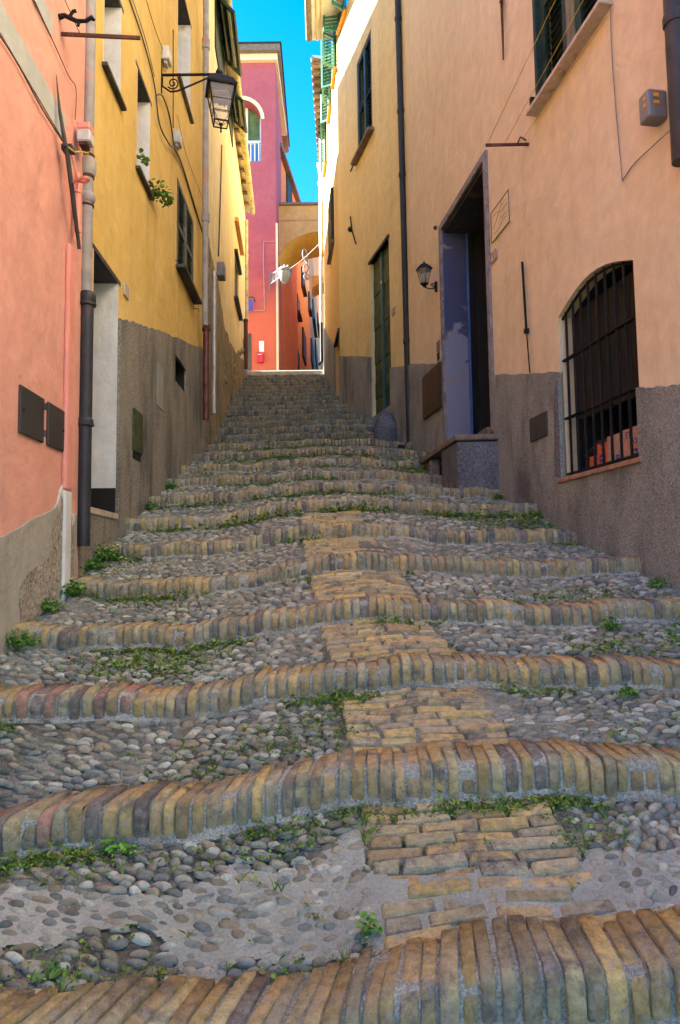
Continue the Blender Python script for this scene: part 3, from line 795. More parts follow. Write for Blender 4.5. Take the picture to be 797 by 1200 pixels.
# ------------------------------------------------------------------ LEFT: pink house
W1 = Wall(LW[0], (-1.381, 3.60), 'L')
rt = root('pink_house', 'salmon pink plastered house with pale grey band and lime plinth at near left', 'house', (-1.3, 3, -0.3))
wa = W1.hit(60, 21)
h_win = rect(wa[0]-0.62, wa[0], wa[1], wa[1]+1.3)
building(rt, W1, 0, W1.L, -2.5, 5.6, [(h_win, 0.2)], M['pink'])
void(rt, W1, h_win, 0.2, M['white_reveal'], 'window')
# horizontal grey band
z0 = W1.hit(0, 40)[1]; z1 = W1.hit(0, 3)[1]; ue = W1.hit(75, 150)[0]
m = MB(); wbox(m, W1, 0, ue, z0, z1, 0.0, 0.006); m.build('string_course', M['band'], rt)
m = MB(); wbox(m, W1, wa[0]-0.70, wa[0]+0.001, wa[1]-0.10, wa[1]-0.0, 0.0, 0.007); m.build('sill', M['band'], rt)
top = [W1.hit(*p) for p in ((-260, 770), (0, 630), (40, 607), (62, 596))]
top[0] = (0, top[1][1]+0.02)
brk = [W1.hit(*p) for p in ((66, 590), (69, 575), (73, 566), (75, 572), (78, 600))]
plinth(rt, W1, jit(top, 0.004, 5, 2)+brk+[(W1.L-0.055, brk[-1][1])], -2.4, [], M['pink_plinth'], 0.010)
# raw patch where the lime has fallen off at the foot of the wall
pp = [W1.hit(*p) for p in ((20, 690), (30, 672), (52, 655), (60, 640), (58, 622), (66, 600), (72, 578), (80, 585), (84, 640), (84, 700), (20, 730))]
m = MB(); panel(m, W1, jit(pp+[pp[0]], 0.008, 4, 5)[:-1], [], 0.0125); m.build('bare_render', M['raw'], rt)
# corner strip, pink above, white below
us = W1.hit(85, 450, 0.03)[0]
zt_ = W1.hit(86, 296)[1]; zm = W1.hit(86, 578)[1]
m = MB(); wbox(m, W1, us-0.05, us+0.04, zm, zt_, 0.0, 0.025); m.build('corner_strip', M['pink_trim'], rt, bevel=0.01, segs=2)
m = MB(); wbox(m, W1, us-0.05, us+0.04, -1.0, zm-0.003, 0.0, 0.026); m.build('corner_strip', M['white_reveal'], rt, bevel=0.01, segs=2, label='chalky white lower corner strip')
# meter doors
def plate(name, label, w, px, mat, th=0.012, cat='plate', group=None, hinge=True, sink=0):
    loop = [w.hit(*p) for p in px]; us_ = [p[0] for p in loop]; zs_ = [p[1] for p in loop]
    u0, u1, z0, z1 = (us_[0]+us_[3])/2, (us_[1]+us_[2])/2, (zs_[2]+zs_[3])/2, (zs_[0]+zs_[1])/2
    c = w.P((u0+u1)/2, z0, 0); r_ = root(name, label, cat, c, group)
    m = MB(); wbox(m, w, u0, u1, z0, z1, -sink, th); m.build('door_panel', mat, r_, bevel=0.003)
    return r_, u0, u1, z0, z1
for i, (px, lb, hs_) in enumerate(((((21, 450), (49, 467), (49, 518), (21, 508)), 'larger dark grey meter door on the pink wall', 1),
                     (((54, 471), (73, 481), (73, 529), (54, 522)), 'smaller dark grey meter door on the pink wall nearer the drainpipe', 0))):
    r_, u0, u1, z0, z1 = plate('meter_door', lb, W1, px, M['plate'], cat='meter door', group='meter doors on the pink wall')
    m = MB()
    if hs_:
        for zz in (z0+0.03, z1-0.05): m.lathe(W1.P(u1+0.006, zz, 0.012), [(0.006, 0), (0.006, 0.03)], 8)
    else: m.lathe(W1.P(u1+0.012, (z0+z1)/2-0.02, 0.0), [(0.010, 0), (0.010, 0.01), (0.005, 0.012), (0.005, 0.02)], 10, axis=W1.n)
    m.build('hinge' if hs_ else 'knob', M['plate'] if hs_ else M['rust'], r_)
    m = MB(); m.lathe(W1.P(u0+0.03 if hs_ else u1-0.02, (z0+z1)/2, 0.012), [(0.007, 0), (0.007, 0.004)], 10, axis=W1.n); m.build('lock', M['void'], r_)
# long tapering iron strap
pts = [W1.H(66, 88, 0.012), W1.H(70, 130, 0.03), W1.H(77, 172, 0.05)]
m = MB(); m.tube(pts, [0.002, 0.008, 0.012], 6); m.tube([W1.H(78, 172, 0.05), W1.H(86, 235, 0.05), W1.H(93, 292, 0.045)], [0.012, 0.012, 0.009], 6)
q = W1.H(80, 175, 0.05); m.box(q, 0.05, 0.05, 0.028)
tag(m.build('iron_strap', M['plate'], None), 'dark tapering iron strap fixed to the corner of the pink wall', 'iron strap')
# iron bar across to the drainpipe and the little cast bracket above it
a = W1.H(71, 39, 0.0); b = a+W1.n*0.40+Vector((0, -0.02, -0.03))
m = MB(); m.hexa(a+Vector((0, 0, -0.012)), b-a, Vector((0, 0.01, 0)), Vector((0, 0, 0.024)))
tag(m.build('iron_bar', M['rust'], None, bevel=0.004), 'dark flat iron bar sticking out of the pink wall across the pipe', 'bar')
c = W1.H(69, 20, 0.0); m = MB()
m.tube([c, c+W1.n*0.03+Vector((0, 0, 0.008)), c+W1.n*0.09+Vector((0, 0, -0.02)), c+W1.n*0.14+Vector((0, 0, -0.018))], [0.014, 0.012, 0.011, 0.008], 7)
m.tube([c+W1.n*0.05, c+W1.n*0.07+Vector((0, 0, 0.032)), c+W1.n*0.085+Vector((0, 0, 0.034))], 0.009, 6)
m.tube([c+W1.n*0.10+Vector((0, 0, -0.02)), c+W1.n*0.095+Vector((0, 0, -0.045))], 0.008, 6)
m.tube([c+W1.n*0.13+Vector((0, 0, -0.02)), c+W1.n*0.165+Vector((0, 0, 0.004)), c+W1.n*0.17+Vector((0, 0, -0.012))], 0.010, 6)
tag(m.build('shutter_catch', M['black_iron'], None, smooth=True), 'small black cast iron catch above the flat bar on the pink wall', 'iron catch')
# junction box and knot of wires
a, zc = W1.hit(88, 160); r_ = root('junction_box', 'off white junction box half painted pink beside the drainpipe', 'junction box', W1.P(a, zc))
m = MB(); wbox(m, W1, a-0.04, a+0.035, zc-0.045, zc+0.02, 0.02, 0.09); m.build('box_body', M['box_white'], r_, bevel=0.006)
m = MB(); wbox(m, W1, a-0.039, a+0.036, zc+0.021, zc+0.06, 0.02, 0.088); m.build('box_cover', M['pink_pipe'], r_, bevel=0.006)
m = MB(); wbox(m, W1, a-0.03, a+0.03, zc-0.062, zc-0.046, 0.03, 0.07); m.build('socket', M['rust'], r_)
cable('wire', 'thin dark wire running along under the grey band', [W1.H(0, 42, 0.01), W1.H(20, 73, 0.01), W1.H(45, 120, 0.012), W1.H(62, 148, 0.012), W1.H(77, 171, 0.03)], 0.003, M['cable'], group='wires on the pink wall')
cable('wire', 'thin brown wire sagging across the upper pink wall', [W1.H(40, 0, 0.01), W1.H(62, 48, 0.012), W1.H(80, 88, 0.012), W1.H(89, 104, 0.012), W1.H(88, 140, 0.02)], 0.0025, M['rust'], group='wires on the pink wall')
cable('wire', 'thin wire hanging from the top edge behind the cast iron catch', [W1.H(76, 0, 0.02), W1.H(86, 22, 0.05), W1.H(95, 42, 0.10)], 0.0022, M['rust'], group='wires on the pink wall')
for i, cc in enumerate(('line_y', 'pink_pipe', 'pink_pipe')):
    cable('wire', ('yellow green twisted wire below the junction box', 'pink painted wire hanging below the junction box', 'pink wire looping forward over the drainpipe')[i],
      ([W1.H(80, 172, 0.08), W1.H(88, 178, 0.10), W1.H(96, 178, 0.09), W1.H(104, 180, 0.12)], [W1.H(84, 182, 0.05), W1.H(88, 198, 0.06), W1.H(91, 212, 0.06), W1.H(90, 222, 0.05)],
       [W1.H(86, 213, 0.06), W1.H(98, 208, 0.16), W1.H(104, 210, 0.17), W1.H(100, 213, 0.15), W1.H(88, 212, 0.06)])[i], (0.004, 0.005, 0.008)[i], M[cc], group='wires below the junction box')
# the big drainpipe on the corner
c = W1.P(W1.L-0.005, 0, 0.085)
def cp(py): return Vector((c.x, c.y, atY(102, py, c.y).z))
rt = root('drainpipe', 'grey drainpipe on the corner of the pink house, black cast iron below', 'drainpipe', cp(645))
c.x = atY(103, 200, c.y).x
quick('pipe_run', lambda m: m.tube([cp(-60), cp(345)], 0.030, 16), M['grey_pipe'], rt, smooth=True)
c2 = c.copy(); c2.x = atY(100, 500, c.y).x
def cq(py): return Vector((c2.x, c2.y, atY(100, py, c.y).z))
quick('pipe_run', lambda m: m.tube([cq(343), cq(640)], 0.034, 16), M['dark_pipe'], rt, smooth=True, label='black cast iron lower length')
for (py, rr_, hh, mt, f_) in ((196, 0.045, 0.10, 'grey_pipe', cp), (183, 0.035, 0.02, 'rust', cp), (208, 0.035, 0.016, 'rust', cp), (232, 0.042, 0.055, 'grey_pipe', cp), (241, 0.036, 0.016, 'rust', cp), (350, 0.044, 0.07, 'dark_pipe', cq), (357, 0.047, 0.02, 'dark_pipe', cq), (495, 0.042, 0.05, 'dark_pipe', cq), (498, 0.046, 0.016, 'dark_pipe', cq)):
    q = f_(py); quick('collar', lambda m: m.lathe(q-Vector((0, 0, hh/2)), [(rr_*0.8, 0), (rr_, 0.22*hh), (rr_, 0.78*hh), (rr_*0.8, hh)], 16), M[mt], rt, smooth=True)
# pink conduit above the corner strip
a = W1.hit(91.5, 250, 0.04)[0]
pipe('conduit', 'pink painted conduit with socket joints beside the corner drainpipe', [W1.P(a, W1.hit(90, 215)[1], 0.035), W1.P(a+0.01, W1.hit(92, 285)[1], 0.035)], 0.016, M['pink_pipe'], [(W1.P(a, W1.hit(90, 232)[1], 0.035), 0.019, 0.05, M['pink_pipe'])], cat='conduit')

# ------------------------------------------------------------------ LEFT: ochre house
W2 = Wall((-1.405, 3.63), (-1.545, 7.75), 'L')
rt = root('ochre_house', 'ochre yellow house with white window reveals and brown roughcast plinth', 'house', (-1.5, 5.5, 0))
G2 = root.__name__
def hole_from(w, near, far, top_far):
    """near/far: pixels of the sill line ends; top_far: far outer top corner"""
    u0 = w.hit(*near)[0]; u1 = w.hit(*far)[0]; z0 = (w.hit(*near)[1]+w.hit(*far)[1])/2; z1 = w.hit(*top_far)[1]
    return rect(u0, u1, z0, z1)
hA = hole_from(W2, (121, 75), (141, 124), (140, -2)); hB = hole_from(W2, (160, 192), (175, 234), (173, 108))
hC = hole_from(W2, (207, 312), (226, 352), (221, 245)); hD = hole_from(W2, (208, 88), (223, 141), (223, 25))
uf = W2.hit(137, 460)[0]; un = W2.hit(107, 460)[0]; zt_ = W2.hit(139, 328)[1]; zb_ = W2.hit(134, 602)[1]
hE = rect(max(0.02, un), uf, zb_, zt_)
uo0, zo0 = W2.hit(203, 412); uo1, zo1 = W2.hit(216, 434)
hF = rect(uo0, uo1, zo1-0.24, zo1)
building(rt, W2, 0, W2.L, -2.5, 9.4, [(hA, 0.35), (hB, 0.35), (hC, 0.10), (hD, 0.35), (hF, 0.25), (hE, 0.40)], M['yellow'], 4.0)
for h, nm in ((hA, 'window'), (hB, 'window'), (hD, 'window'), (hE, 'doorway')):
    d = 0.35 if nm == 'window' else 0.40
    m = MB()
    # white limewashed far jamb, near jamb; the soffit stays dark slate
    u0, u1, z0, z1 = h[0][0], h[1][0], h[0][1], h[2][1]
    zj = z0+(0.055*3 if nm == 'doorway' else 0)
    m.hexa(W2.P(u1-0.008, zj, 0.0), W2.t*0.008, Vector((0, 0, z1-zj)), W2.n*(-d))
    wn_ = m.build(nm, M['white_reveal'], rt)
    m = MB(); m.hexa(W2.P(u0, zj, 0.0), W2.t*0.008, Vector((0, 0, z1-zj)), W2.n*(-d)); m.build('jamb', M['white_reveal'], wn_)
    m = MB(); m.hexa(W2.P(u0-0.05, z1-0.03, -d), W2.t*(u1-u0+0.1), Vector((0, 0, 0.03)), W2.n*(d+0.002)); m.build('lintel', M['slate'], wn_)
    m = MB(); backing(m, W2, h, -d+0.01); m.build('pane' if nm == 'window' else 'door', M['window_glass'] if nm == 'window' else M['door_dark'], wn_)
    if nm == 'window':
        m = MB(); m.hexa(W2.P(u0-0.03, z0-0.022, -0.1), W2.t*(u1-u0+0.06), Vector((0, 0, 0.022)), W2.n*0.135); m.build('sill', M['slate'] if h is not hD else M['slab'], wn_)
        m = MB(); um = (u0+u1)/2; wbox(m, W2, um-0.025, um+0.025, z0, z1, -d+0.01, -d+0.05); wbox(m, W2, u0, u0+0.05, z0, z1, -d+0.01, -d+0.05); wbox(m, W2, u1-0.06, u1-0.01, z0, z1, -d+0.01, -d+0.05); m.build('frame', M['grey_sh'], wn_)
    else:
        m = MB(); m.hexa(W2.P(u1-0.009, z0, 0.0), W2.t*0.009, Vector((0, 0, zj-z0)), W2.n*(-d)); m.build('skirting', M['void'], wn_)
        m = MB(); m.hexa(W2.P(0, z0-0.035, -d), W2.t*(u1), Vector((0, 0, 0.035)), W2.n*(d+0.02)); m.build('threshold', M['marble'], wn_)
# shuttered window
m = MB(); u0, u1, z0, z1 = hC[0][0], hC[1][0], hC[0][1], hC[2][1]
um = (u0+u1)/2
for a, b in ((u0, um-0.004), (um+0.004, u1)): shutter_leaf(m, W2.P(a, z0, -0.03), W2.t*(b-a), Vector((0, 0, z1-z0)), W2.n)
w_ = m.build('shutter', M['grey_sh'], rt)
m = MB(); m.hexa(W2.P(u0-0.04, z0-0.028, -0.03), W2.t*(u1-u0+0.08), Vector((0, 0, 0.028)), W2.n*0.12); m.build('sill', M['slate'], rt)
m = MB(); backing(m, W2, hC, -0.095); m.build('window_dark', M['void'], rt)
for (uu, zz) in ((u0-0.05, z0+0.03), (u1+0.05, z0-0.07)): m = MB(); m.tube([W2.P(uu, zz, 0.0), W2.P(uu, zz, 0.05), W2.P(uu, zz-0.03, 0.055)], 0.004, 5); m.build('shutter_hook', M['black_iron'], rt)
nm_ = MB(); backing(nm_, W2, hF, -0.245); sides(nm_, W2, rect(uo0+0.004, uo1-0.004, zo1-0.236, zo1-0.004), 0.0, -0.245); nm_.build('niche', M['void'], rt)
# plinth
tl = [(uf+0.002, W2.hit(139, 374)[1]), W2.hit(160, 380), W2.hit(190, 389), (W2.L, W2.hit(236, 403)[1])]
hFp = hF
plinth(rt, W2, jit(tl, 0.012, 12, 4), -2.4, [hFp], M['plinth_l'], 0.02)
m = MB(); wbox(m, W2, 0, uf, -2.4, zb_-0.037, -0.02, 0.014); m.build('plinth', M['plinth_l'], rt)
m = MB(); wbox(m, W2, W2.hit(181, 460)[0], W2.hit(188, 460)[0], W2.hit(184, 478)[1], W2.hit(184, 428)[1], 0.02, 0.026)
tag(m.build('wall_panel', M['zinc_plate'], None, bevel=0.002), 'narrow pale grey panel on the brown roughcast plinth', 'panel')
r_, u0, u1, z0, z1 = plate('meter_box', 'olive green metal meter door low on the roughcast plinth', W2, ((151, 478), (162, 485), (162, 534), (152, 528)), M['green_box'], 0.035, cat='meter box')
m = MB(); wbox(m, W2, u0+0.02, u1-0.01, z0-0.05, z0-0.004, 0.02, 0.024); m.build('gap_below', M['void'], r_)
m = MB(); u_, z_ = W2.hit(147, 341); wbox(m, W2, u_-0.055, u_+0.055, z_-0.045, z_+0.045, 0, 0.012)
tag(m.build('house_number_plate', M['marble'], None, bevel=0.003), 'small blank cream marble plate beside the white doorway', 'number plate')
# plant growing on sill B
def leaf_cluster(mb, c, spread, n, size, cols, up=0.6, rr=None, flat=0.5):
    rr = rr or random
    for i in range(n):
        d = Vector((rr.gauss(0, 1), rr.gauss(0, 1), abs(rr.gauss(0, 1))*up)); d = d.normalized()*rr.random()**0.5
        p = Vector(c)+Vector((d.x*spread[0], d.y*spread[1], d.z*spread[2]))
        s = size*rr.uniform(0.5, 1.25)
        a = Vector((rr.gauss(0, 1), rr.gauss(0, 1), rr.gauss(0, 0.4))).normalized()
        nn = Vector((rr.gauss(0, flat), rr.gauss(0, flat), 1)).normalized(); b = nn.cross(a).normalized(); a = b.cross(nn)
        w = s*rr.uniform(0.55, 0.8)
        col = rr.choice(cols); sh = rr.uniform(0.7, 1.3); col = tuple(q*sh for q in col)
        mb.add([p-a*s*0.5, p-a*s*0.1+b*w*0.5+nn*s*0.10, p+a*s*0.35+b*w*0.38+nn*s*0.06, p+a*s*0.55-nn*s*0.05, p+a*s*0.35-b*w*0.38+nn*s*0.06, p-a*s*0.1-b*w*0.5+nn*s*0.10],
               [(0, 1, 2, 3), (0, 3, 4, 5)], col)
GREEN = [(0.09, 0.20, 0.025), (0.12, 0.26, 0.035), (0.065, 0.145, 0.02), (0.16, 0.31, 0.05)]
q = W2.P((hB[0][0]+hB[1][0])/2+0.1, hB[0][1]+0.03, 0.05)
m = MB(); rr = random.Random(3)
leaf_cluster(m, q+Vector((0.03, 0.12, -0.02)), (0.09, 0.20, 0.09), 70, 0.05, GREEN, 0.8, rr, 0.8); leaf_cluster(m, q+Vector((0.0, -0.25, 0.04)), (0.03, 0.08, 0.08), 25, 0.04, GREEN, 0.8, rr, 0.8)
rtp = root('sill_plant', 'green leafy plant trailing over the window sill of the ochre house', 'plant', q)
m.build('leaves', M['leaf'], rtp)
m = MB(); m.tube([q+Vector((-0.06, 0, -0.03)), q+Vector((0.02, 0.1, 0.0)), q+Vector((0.07, 0.2, -0.06))], 0.004, 5); m.build('stem', M['green_box'], rtp)

# ------------------------------------------------------------------ LEFT: far pale ochre house with tiled eave
W3 = Wall((-1.53, 7.78), (-1.965, 14.22), 'L')
rt = root('pale_ochre_house', 'pale sunstruck ochre house with crumbling stone plinth and tiled eave', 'house', (-1.7, 11, 2))
ev = atY(297, 250, 14.22); ZE = ev.z
def sq(w, px0, py0, px1, py1):
    a = w.hit(px0, py0); b = w.hit(px1, py1); return rect(min(a[0], b[0]), max(a[0], b[0]), min(a[1], b[1]), max(a[1], b[1]))
hG = sq(W3, 275, 349, 279.5, 320); hH = rect(W3.hit(254, 10)[0], W3.hit(263, 10)[0], W3.hit(262, 75)[1], W3.hit(262, 75)[1]+1.0)
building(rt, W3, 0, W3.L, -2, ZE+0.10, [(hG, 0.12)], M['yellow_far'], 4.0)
u0, u1, z0, z1 = hG[0][0], hG[1][0], hG[0][1], hG[2][1]
m = MB(); wbox(m, W3, u0, u1, z0, z1, -0.10, -0.02); sh = m.build('shutter', M['green_sh'], rt)
m = MB(); wbox(m, W3, u0-0.1, u1+0.15, z0-0.05, z0, 0, 0.07); m.build('sill', M['slate'], rt)
m = MB(); wbox(m, W3, u0-0.05, u1+0.1, z1, z1+0.05, 0, 0.06); m.build('lintel', M['slate'], rt)
a = W3.hit(275, 259); b = W3.hit(282, 279)
m = MB(); wbox(m, W3, a[0], b[0], min(a[1], b[1]), min(a[1], b[1])+0.08, 0, 0.07); m.build('ledge', M['arch'], rt)
# upper windows with green flap shutters pushed out
for i, (ua, ub, off_, hh) in enumerate(((0.75, 1.95, 0.25, 0.22), (2.5, 3.3, 0.24, 0.20))):
    zo = ZE-0.27
    zt_ = zo+hh; m = MB(); wbox(m, W3, ua, ub, zt_-(0.7, 0.45)[i], zt_, 0.0, 0.02); sh = m.build('shutter', M['green_sh'], rt)
    m = MB(); o_ = W3.P(ua, zt_, 0.03); dv = W3.n*(off_-0.03)+Vector((0, 0, -hh)); shutter_leaf(m, o_, W3.t*(ub-ua), dv, (W3.n*hh+Vector((0, 0, off_))).normalized(), pitch=0.026)
    m.build('flap', M['green_sh'], sh)
# roof: tiles and lichen covered gutter
def tiled_eave(rt, w, u0, u1, zE, over, depth, slope=0.32, tile=0.20):
    m = MB()
    o_ = w.P(u0-0.05, zE+0.03, over); m.hexa(o_, w.t*(u1-u0+0.1), Vector(-w.n*(over+depth))+Vector((0, 0, slope*(over+depth))), Vector((0, 0, 0.04)))
    roof = m.build('roof', M['soffit'], rt)
    m = MB(); u = u0-0.05
    while u < u1:
        base = w.P(u+tile/2, zE+0.075, over+0.02); d = -w.n*(over+depth+0.02)+Vector((0, 0, slope*(over+depth)))
        n = 7; A = []
        for e in (0, 1):
            for j in range(n):
                th = math.pi*j/(n-1); A.append(base+d*e+w.t*(-math.cos(th)*tile*0.42)+Vector((0, 0, math.sin(th)*tile*0.30)))
        m.add(A, [(j, j+1, j+1+n, j+n) for j in range(n-1)])
        m.add([a-Vector((0, 0, 0.016)) for a in A], [(j+n, j+1+n, j+1, j) for j in range(n-1)])
        m.add([A[j] for j in range(n)]+[A[j]-Vector((0, 0, 0.016)) for j in range(n)], [(j, j+n, j+1+n, j+1) for j in range(n-1)])
        u += tile
    m.build('roof_tiles', M['terracotta'], roof, smooth=True)
    return roof
rf = tiled_eave(rt, W3, 0, W3.L, ZE, 0.10, 2.6, 0.46)
m = MB(); m.hexa(W3.P(0.05, ZE, -1.2), W3.t*3.0, Vector((0, 0, 2.1)), W3.n*-2.5); m.build('shadow_block', M['yellow_far'], rt)  # added unseen block, set back to shade the upper right wall
m = MB(); n = 40
gp = [W3.P(W3.L*i/n-0.02, ZE+0.015+0.012*math.sin(i*0.7), 0.155) for i in range(n+1)]
m.tube(gp, 0.062, 10); m.build('gutter', M['gutter'], rf, smooth=True)
m = MB()
for i in range(1, 16): q = W3.P(W3.L*i/16, ZE, 0.0); m = MB(); m.hexa(q-Vector((0, 0.03, 0.02)), Vector((0, 0.06, 0)), W3.n*0.15, Vector((0, 0, 0.05))); m.build('rafter', M['slab'], rf)
# dirty plinth with a ragged upper edge
tl = [(0.0, W3.hit(238, 262)[1]), W3.hit(243, 290), W3.hit(250, 318), W3.hit(256, 350), W3.hit(262, 388), W3.hit(270, 405), W3.hit(279, 418), W3.hit(286, 424)]
tl = sorted(tl); tl = tl+[(W3.L, tl[-1][1]-0.05)]
plinth(rt, W3, jit(tl, 0.05, 5, 9), -2, [], M['plinth_far'], 0.03)
m = MB()
for i in range(26):
    rr = random.Random(i); u_ = rr.uniform(1.0, W3.L-0.3); z_ = ground(-1.6, 7.8+u_)+rr.uniform(0.05, 0.8); q = W3.P(u_, z_, 0.03)
    m = MB(); m.lathe(q-W3.n*0.03, [(0.09*rr.uniform(.5, 1), 0), (0.07*rr.uniform(.5, 1), 0.035), (0.03, 0.05)], 7, axis=W3.n, rot=rr.random()); m.build('protruding_stone', M['plinth_far'], rt, smooth=True)
pass
# pipes between the two ochre houses
def vpipe(name, label, w, pxt, pyt, pyb, off, r, mat, group=None, collars=(), foot=None):
    u_, _ = w.hit(pxt, (pyt+pyb)/2, off); zt_ = w.hit(pxt, pyt, off)[1]; 
    q = w.P(u_, 0, off); zb_ = atY(pxt, pyb, q.y).z
    q1 = Vector((q.x, q.y, atY(pxt, pyt, q.y).z)); q0 = Vector((q.x, q.y, zb_)); pts = [q1, q0]
    if foot: pts.append(q0+Vector(foot))
    return pipe(name, label, pts, r, M[mat], [(Vector((q.x, q.y, atY(pxt, py, q.y).z)), rr_, hh, M[mt]) for (py, rr_, hh, mt) in collars], group=group)
G = 'pipes between the two ochre houses'
vpipe('drainpipe', 'tall grey drainpipe running up the joint between the ochre houses', W3, 241, -40, 382, 0.06, 0.035, 'grey_pipe', G, [(52, 0.045, 0.12, 'grey_pipe'), (255, 0.045, 0.10, 'grey_pipe')])
vpipe('drainpipe', 'thin red brown pipe standing below the tall grey drainpipe', W3, 241.5, 380, 492, 0.06, 0.034, 'red_pipe', G, [(384, 0.046, 0.07, 'red_pipe'), (450, 0.040, 0.03, 'red_pipe')])
vpipe('drainpipe', 'slim blue grey pipe just right of the red brown pipe', W3, 251, 318, 485, 0.05, 0.026, 'zinc', G)
vpipe('drainpipe', 'pale gutter downpipe at the far end of the pale ochre house', W3, 289, 258, 376, 0.06, 0.035, 'gutter', None, [(300, 0.042, 0.05, 'gutter')])
vpipe('drainpipe', 'dark rusty lower pipe at the far end of the pale ochre house', W3, 288, 374, 432, 0.06, 0.042, 'rust', None, [(376, 0.05, 0.05, 'rust')])
m = MB(); a, z_ = W3.hit(255, 317); wbox(m, W3, a-0.10, a+0.10, z_-0.11, z_+0.08, 0.0, 0.10)
tag(m.build('junction_box', M['box_grey'], None, bevel=0.01), 'grey box at the top of the slim blue grey pipe', 'junction box')
cable('cable', 'thin cable running down the front of the pale ochre house', [W3.H(260, 170, 0.02), W3.H(258, 240, 0.02), W3.H(256, 300, 0.03)], 0.010, M['cable'])

# cables and boxes on ochre wall
cable('cable', 'black cable slanting down the ochre wall behind the big lantern', [W2.H(150, -5, 0.01), W2.H(167, 45, 0.012), W2.H(178, 85, 0.012), W2.H(183, 112, 0.015)], 0.006, M['cable'], group='cables on the ochre wall')
cable('cable', 'second thin cable slanting beside the black one on the ochre wall', [W2.H(154, -5, 0.01), W2.H(171, 48, 0.012), W2.H(181, 90, 0.012)], 0.004, M['cable_g'], group='cables on the ochre wall')
cable('cable', 'thin cable from the white lamp box up to the frame edge', [W2.H(170, -5, 0.01), W2.H(182, 35, 0.012), W2.H(191, 58, 0.015)], 0.003, M['rust'], group='cables on the ochre wall')
cable('cable', 'black cable loop hanging left of the lantern bracket', [W2.H(183, 112, 0.015), W2.H(190, 112, 0.03), W2.H(197, 130, 0.03), W2.H(201, 150, 0.03), W2.H(203, 172, 0.03), W2.H(196, 165, 0.03), W2.H(187, 145, 0.02), W2.H(183, 112, 0.015)], 0.007, M['cable'], group='cables on the ochre wall')
cable('cable', 'black cable dropping from the lower white box to the grey drainpipe', [W2.H(204, 172, 0.03), W2.H(212, 190, 0.015), W2.H(222, 222, 0.012), W2.H(231, 252, 0.012), W2.H(238, 275, 0.03)], 0.010, M['cable'], group='cables on the ochre wall')
cable('cable', 'thin upright cable passing behind the lantern bracket', [W2.H(203, 35, 0.05), W2.H(203, 90, 0.03), W2.H(203, 150, 0.03)], 0.005, M['cable'], group='cables on the ochre wall')
cable('cable', 'thin sagging wire below the lower window of the ochre wall', [W2.H(208, 135, 0.01), W2.H(218, 180, 0.012), W2.H(232, 218, 0.012), W2.H(240, 240, 0.03)], 0.003, M['cable_g'], group='cables on the ochre wall')
for (px, py, lb) in ((191, 65, 'small white box above the lantern bracket'), (204, 162, 'small grey white box below the lantern bracket')):
    a, z_ = W2.hit(px, py); m = MB(); wbox(m, W2, a-0.06, a+0.06, z_-0.07, z_+0.05, 0.0, 0.065); wbox(m, W2, a-0.04, a+0.04, z_-0.10, z_-0.071, 0.015, 0.045)
    tag(m.build('junction_box', M['box_white'], None, bevel=0.012, segs=2), lb+' on the ochre wall', 'junction box', 'white boxes on the ochre wall')

# ------------------------------------------------------------------ big lantern
def lantern_parts(rt, c, s, mat, glass, n=4, rot=0.35, pendant=True, rings=(0.62,)):
    """c = centre of the lantern top rim, s = overall glass height. hexagonal or square lantern, wider at the top"""
    rt_, rb = 0.50*s, 0.27*s
    def ring(r, z): return [c+Vector((r*math.cos(2*math.pi*(k+.5)/n+rot), r*math.sin(2*math.pi*(k+.5)/n+rot), z)) for k in range(n)]
    T = ring(rt_, 0); B = ring(rb, -s)
    m = MB()
    for k in range(n):
        m.tube([T[k], B[k]], 0.020*s, 5); m.tube([T[k], T[(k+1) % n]], 0.028*s, 5); m.tube([B[k], B[(k+1) % n]], 0.02*s, 5)
        for q in rings:
            m.tube([T[k].lerp(B[k], q), T[(k+1) % n].lerp(B[(k+1) % n], q)], 0.013*s, 5)
    if pendant:
        for k in range(n): m.tube([B[k].lerp(T[k], 0.25), c+Vector((0, 0, -s*1.08))], 0.010*s, 5)
        m.lathe(c+Vector((0, 0, -s*1.28)), [(0.004, 0), (0.03*s, 0.05*s), (0.02*s, 0.1*s), (0.045*s, 0.14*s), (0.03*s, 0.2*s), (0.06*s, 0.27*s)], 8)
    m.build('frame', mat, rt)
    m = MB()
    for k in range(n):
        g = 0.985
        a, b, d, e = [c+Vector(((p-c).x*g, (p-c).y*g, (p-c).z)) for p in (T[k], T[(k+1) % n], B[(k+1) % n], B[k])]
        m.add([a, b, d, e], [(0, 1, 2, 3)])
    m.build('glass_panel', glass, rt)
    m = MB(); m.lathe(c, [(0.57*s, -0.02*s), (0.60*s, 0.03*s), (0.52*s, 0.12*s), (0.40*s, 0.26*s), (0.33*s, 0.28*s), (0.26*s, 0.36*s), (0.10*s, 0.43*s), (0.05*s, 0.48*s), (0.08*s, 0.52*s), (0.004, 0.62*s)], n, rot=rot+math.pi/n)
    m.build('cap', mat, rt)
    return T, B
def spiral(c, a, b, r, turns, start=0, n=30, shrink=0.2):
    return [c+a*(r*(1-(1-shrink)*i/n)*math.cos(start+2*math.pi*turns*i/n))+b*(r*(1-(1-shrink)*i/n)*math.sin(start+2*math.pi*turns*i/n)) for i in range(n+1)]
u_, z_ = W2.hit(189, 88); A = W2.P(u_, z_, 0.0)
tip = atY(256, 84, A.y)
rt = root('wall_lantern', 'large black four sided street lantern on a scrolled bracket from the ochre wall', 'lantern', A)
m = MB(); d = (tip-A); d.z = 0; L_ = d.length; ax = d.normalized(); Z = Vector((0, 0, 1))
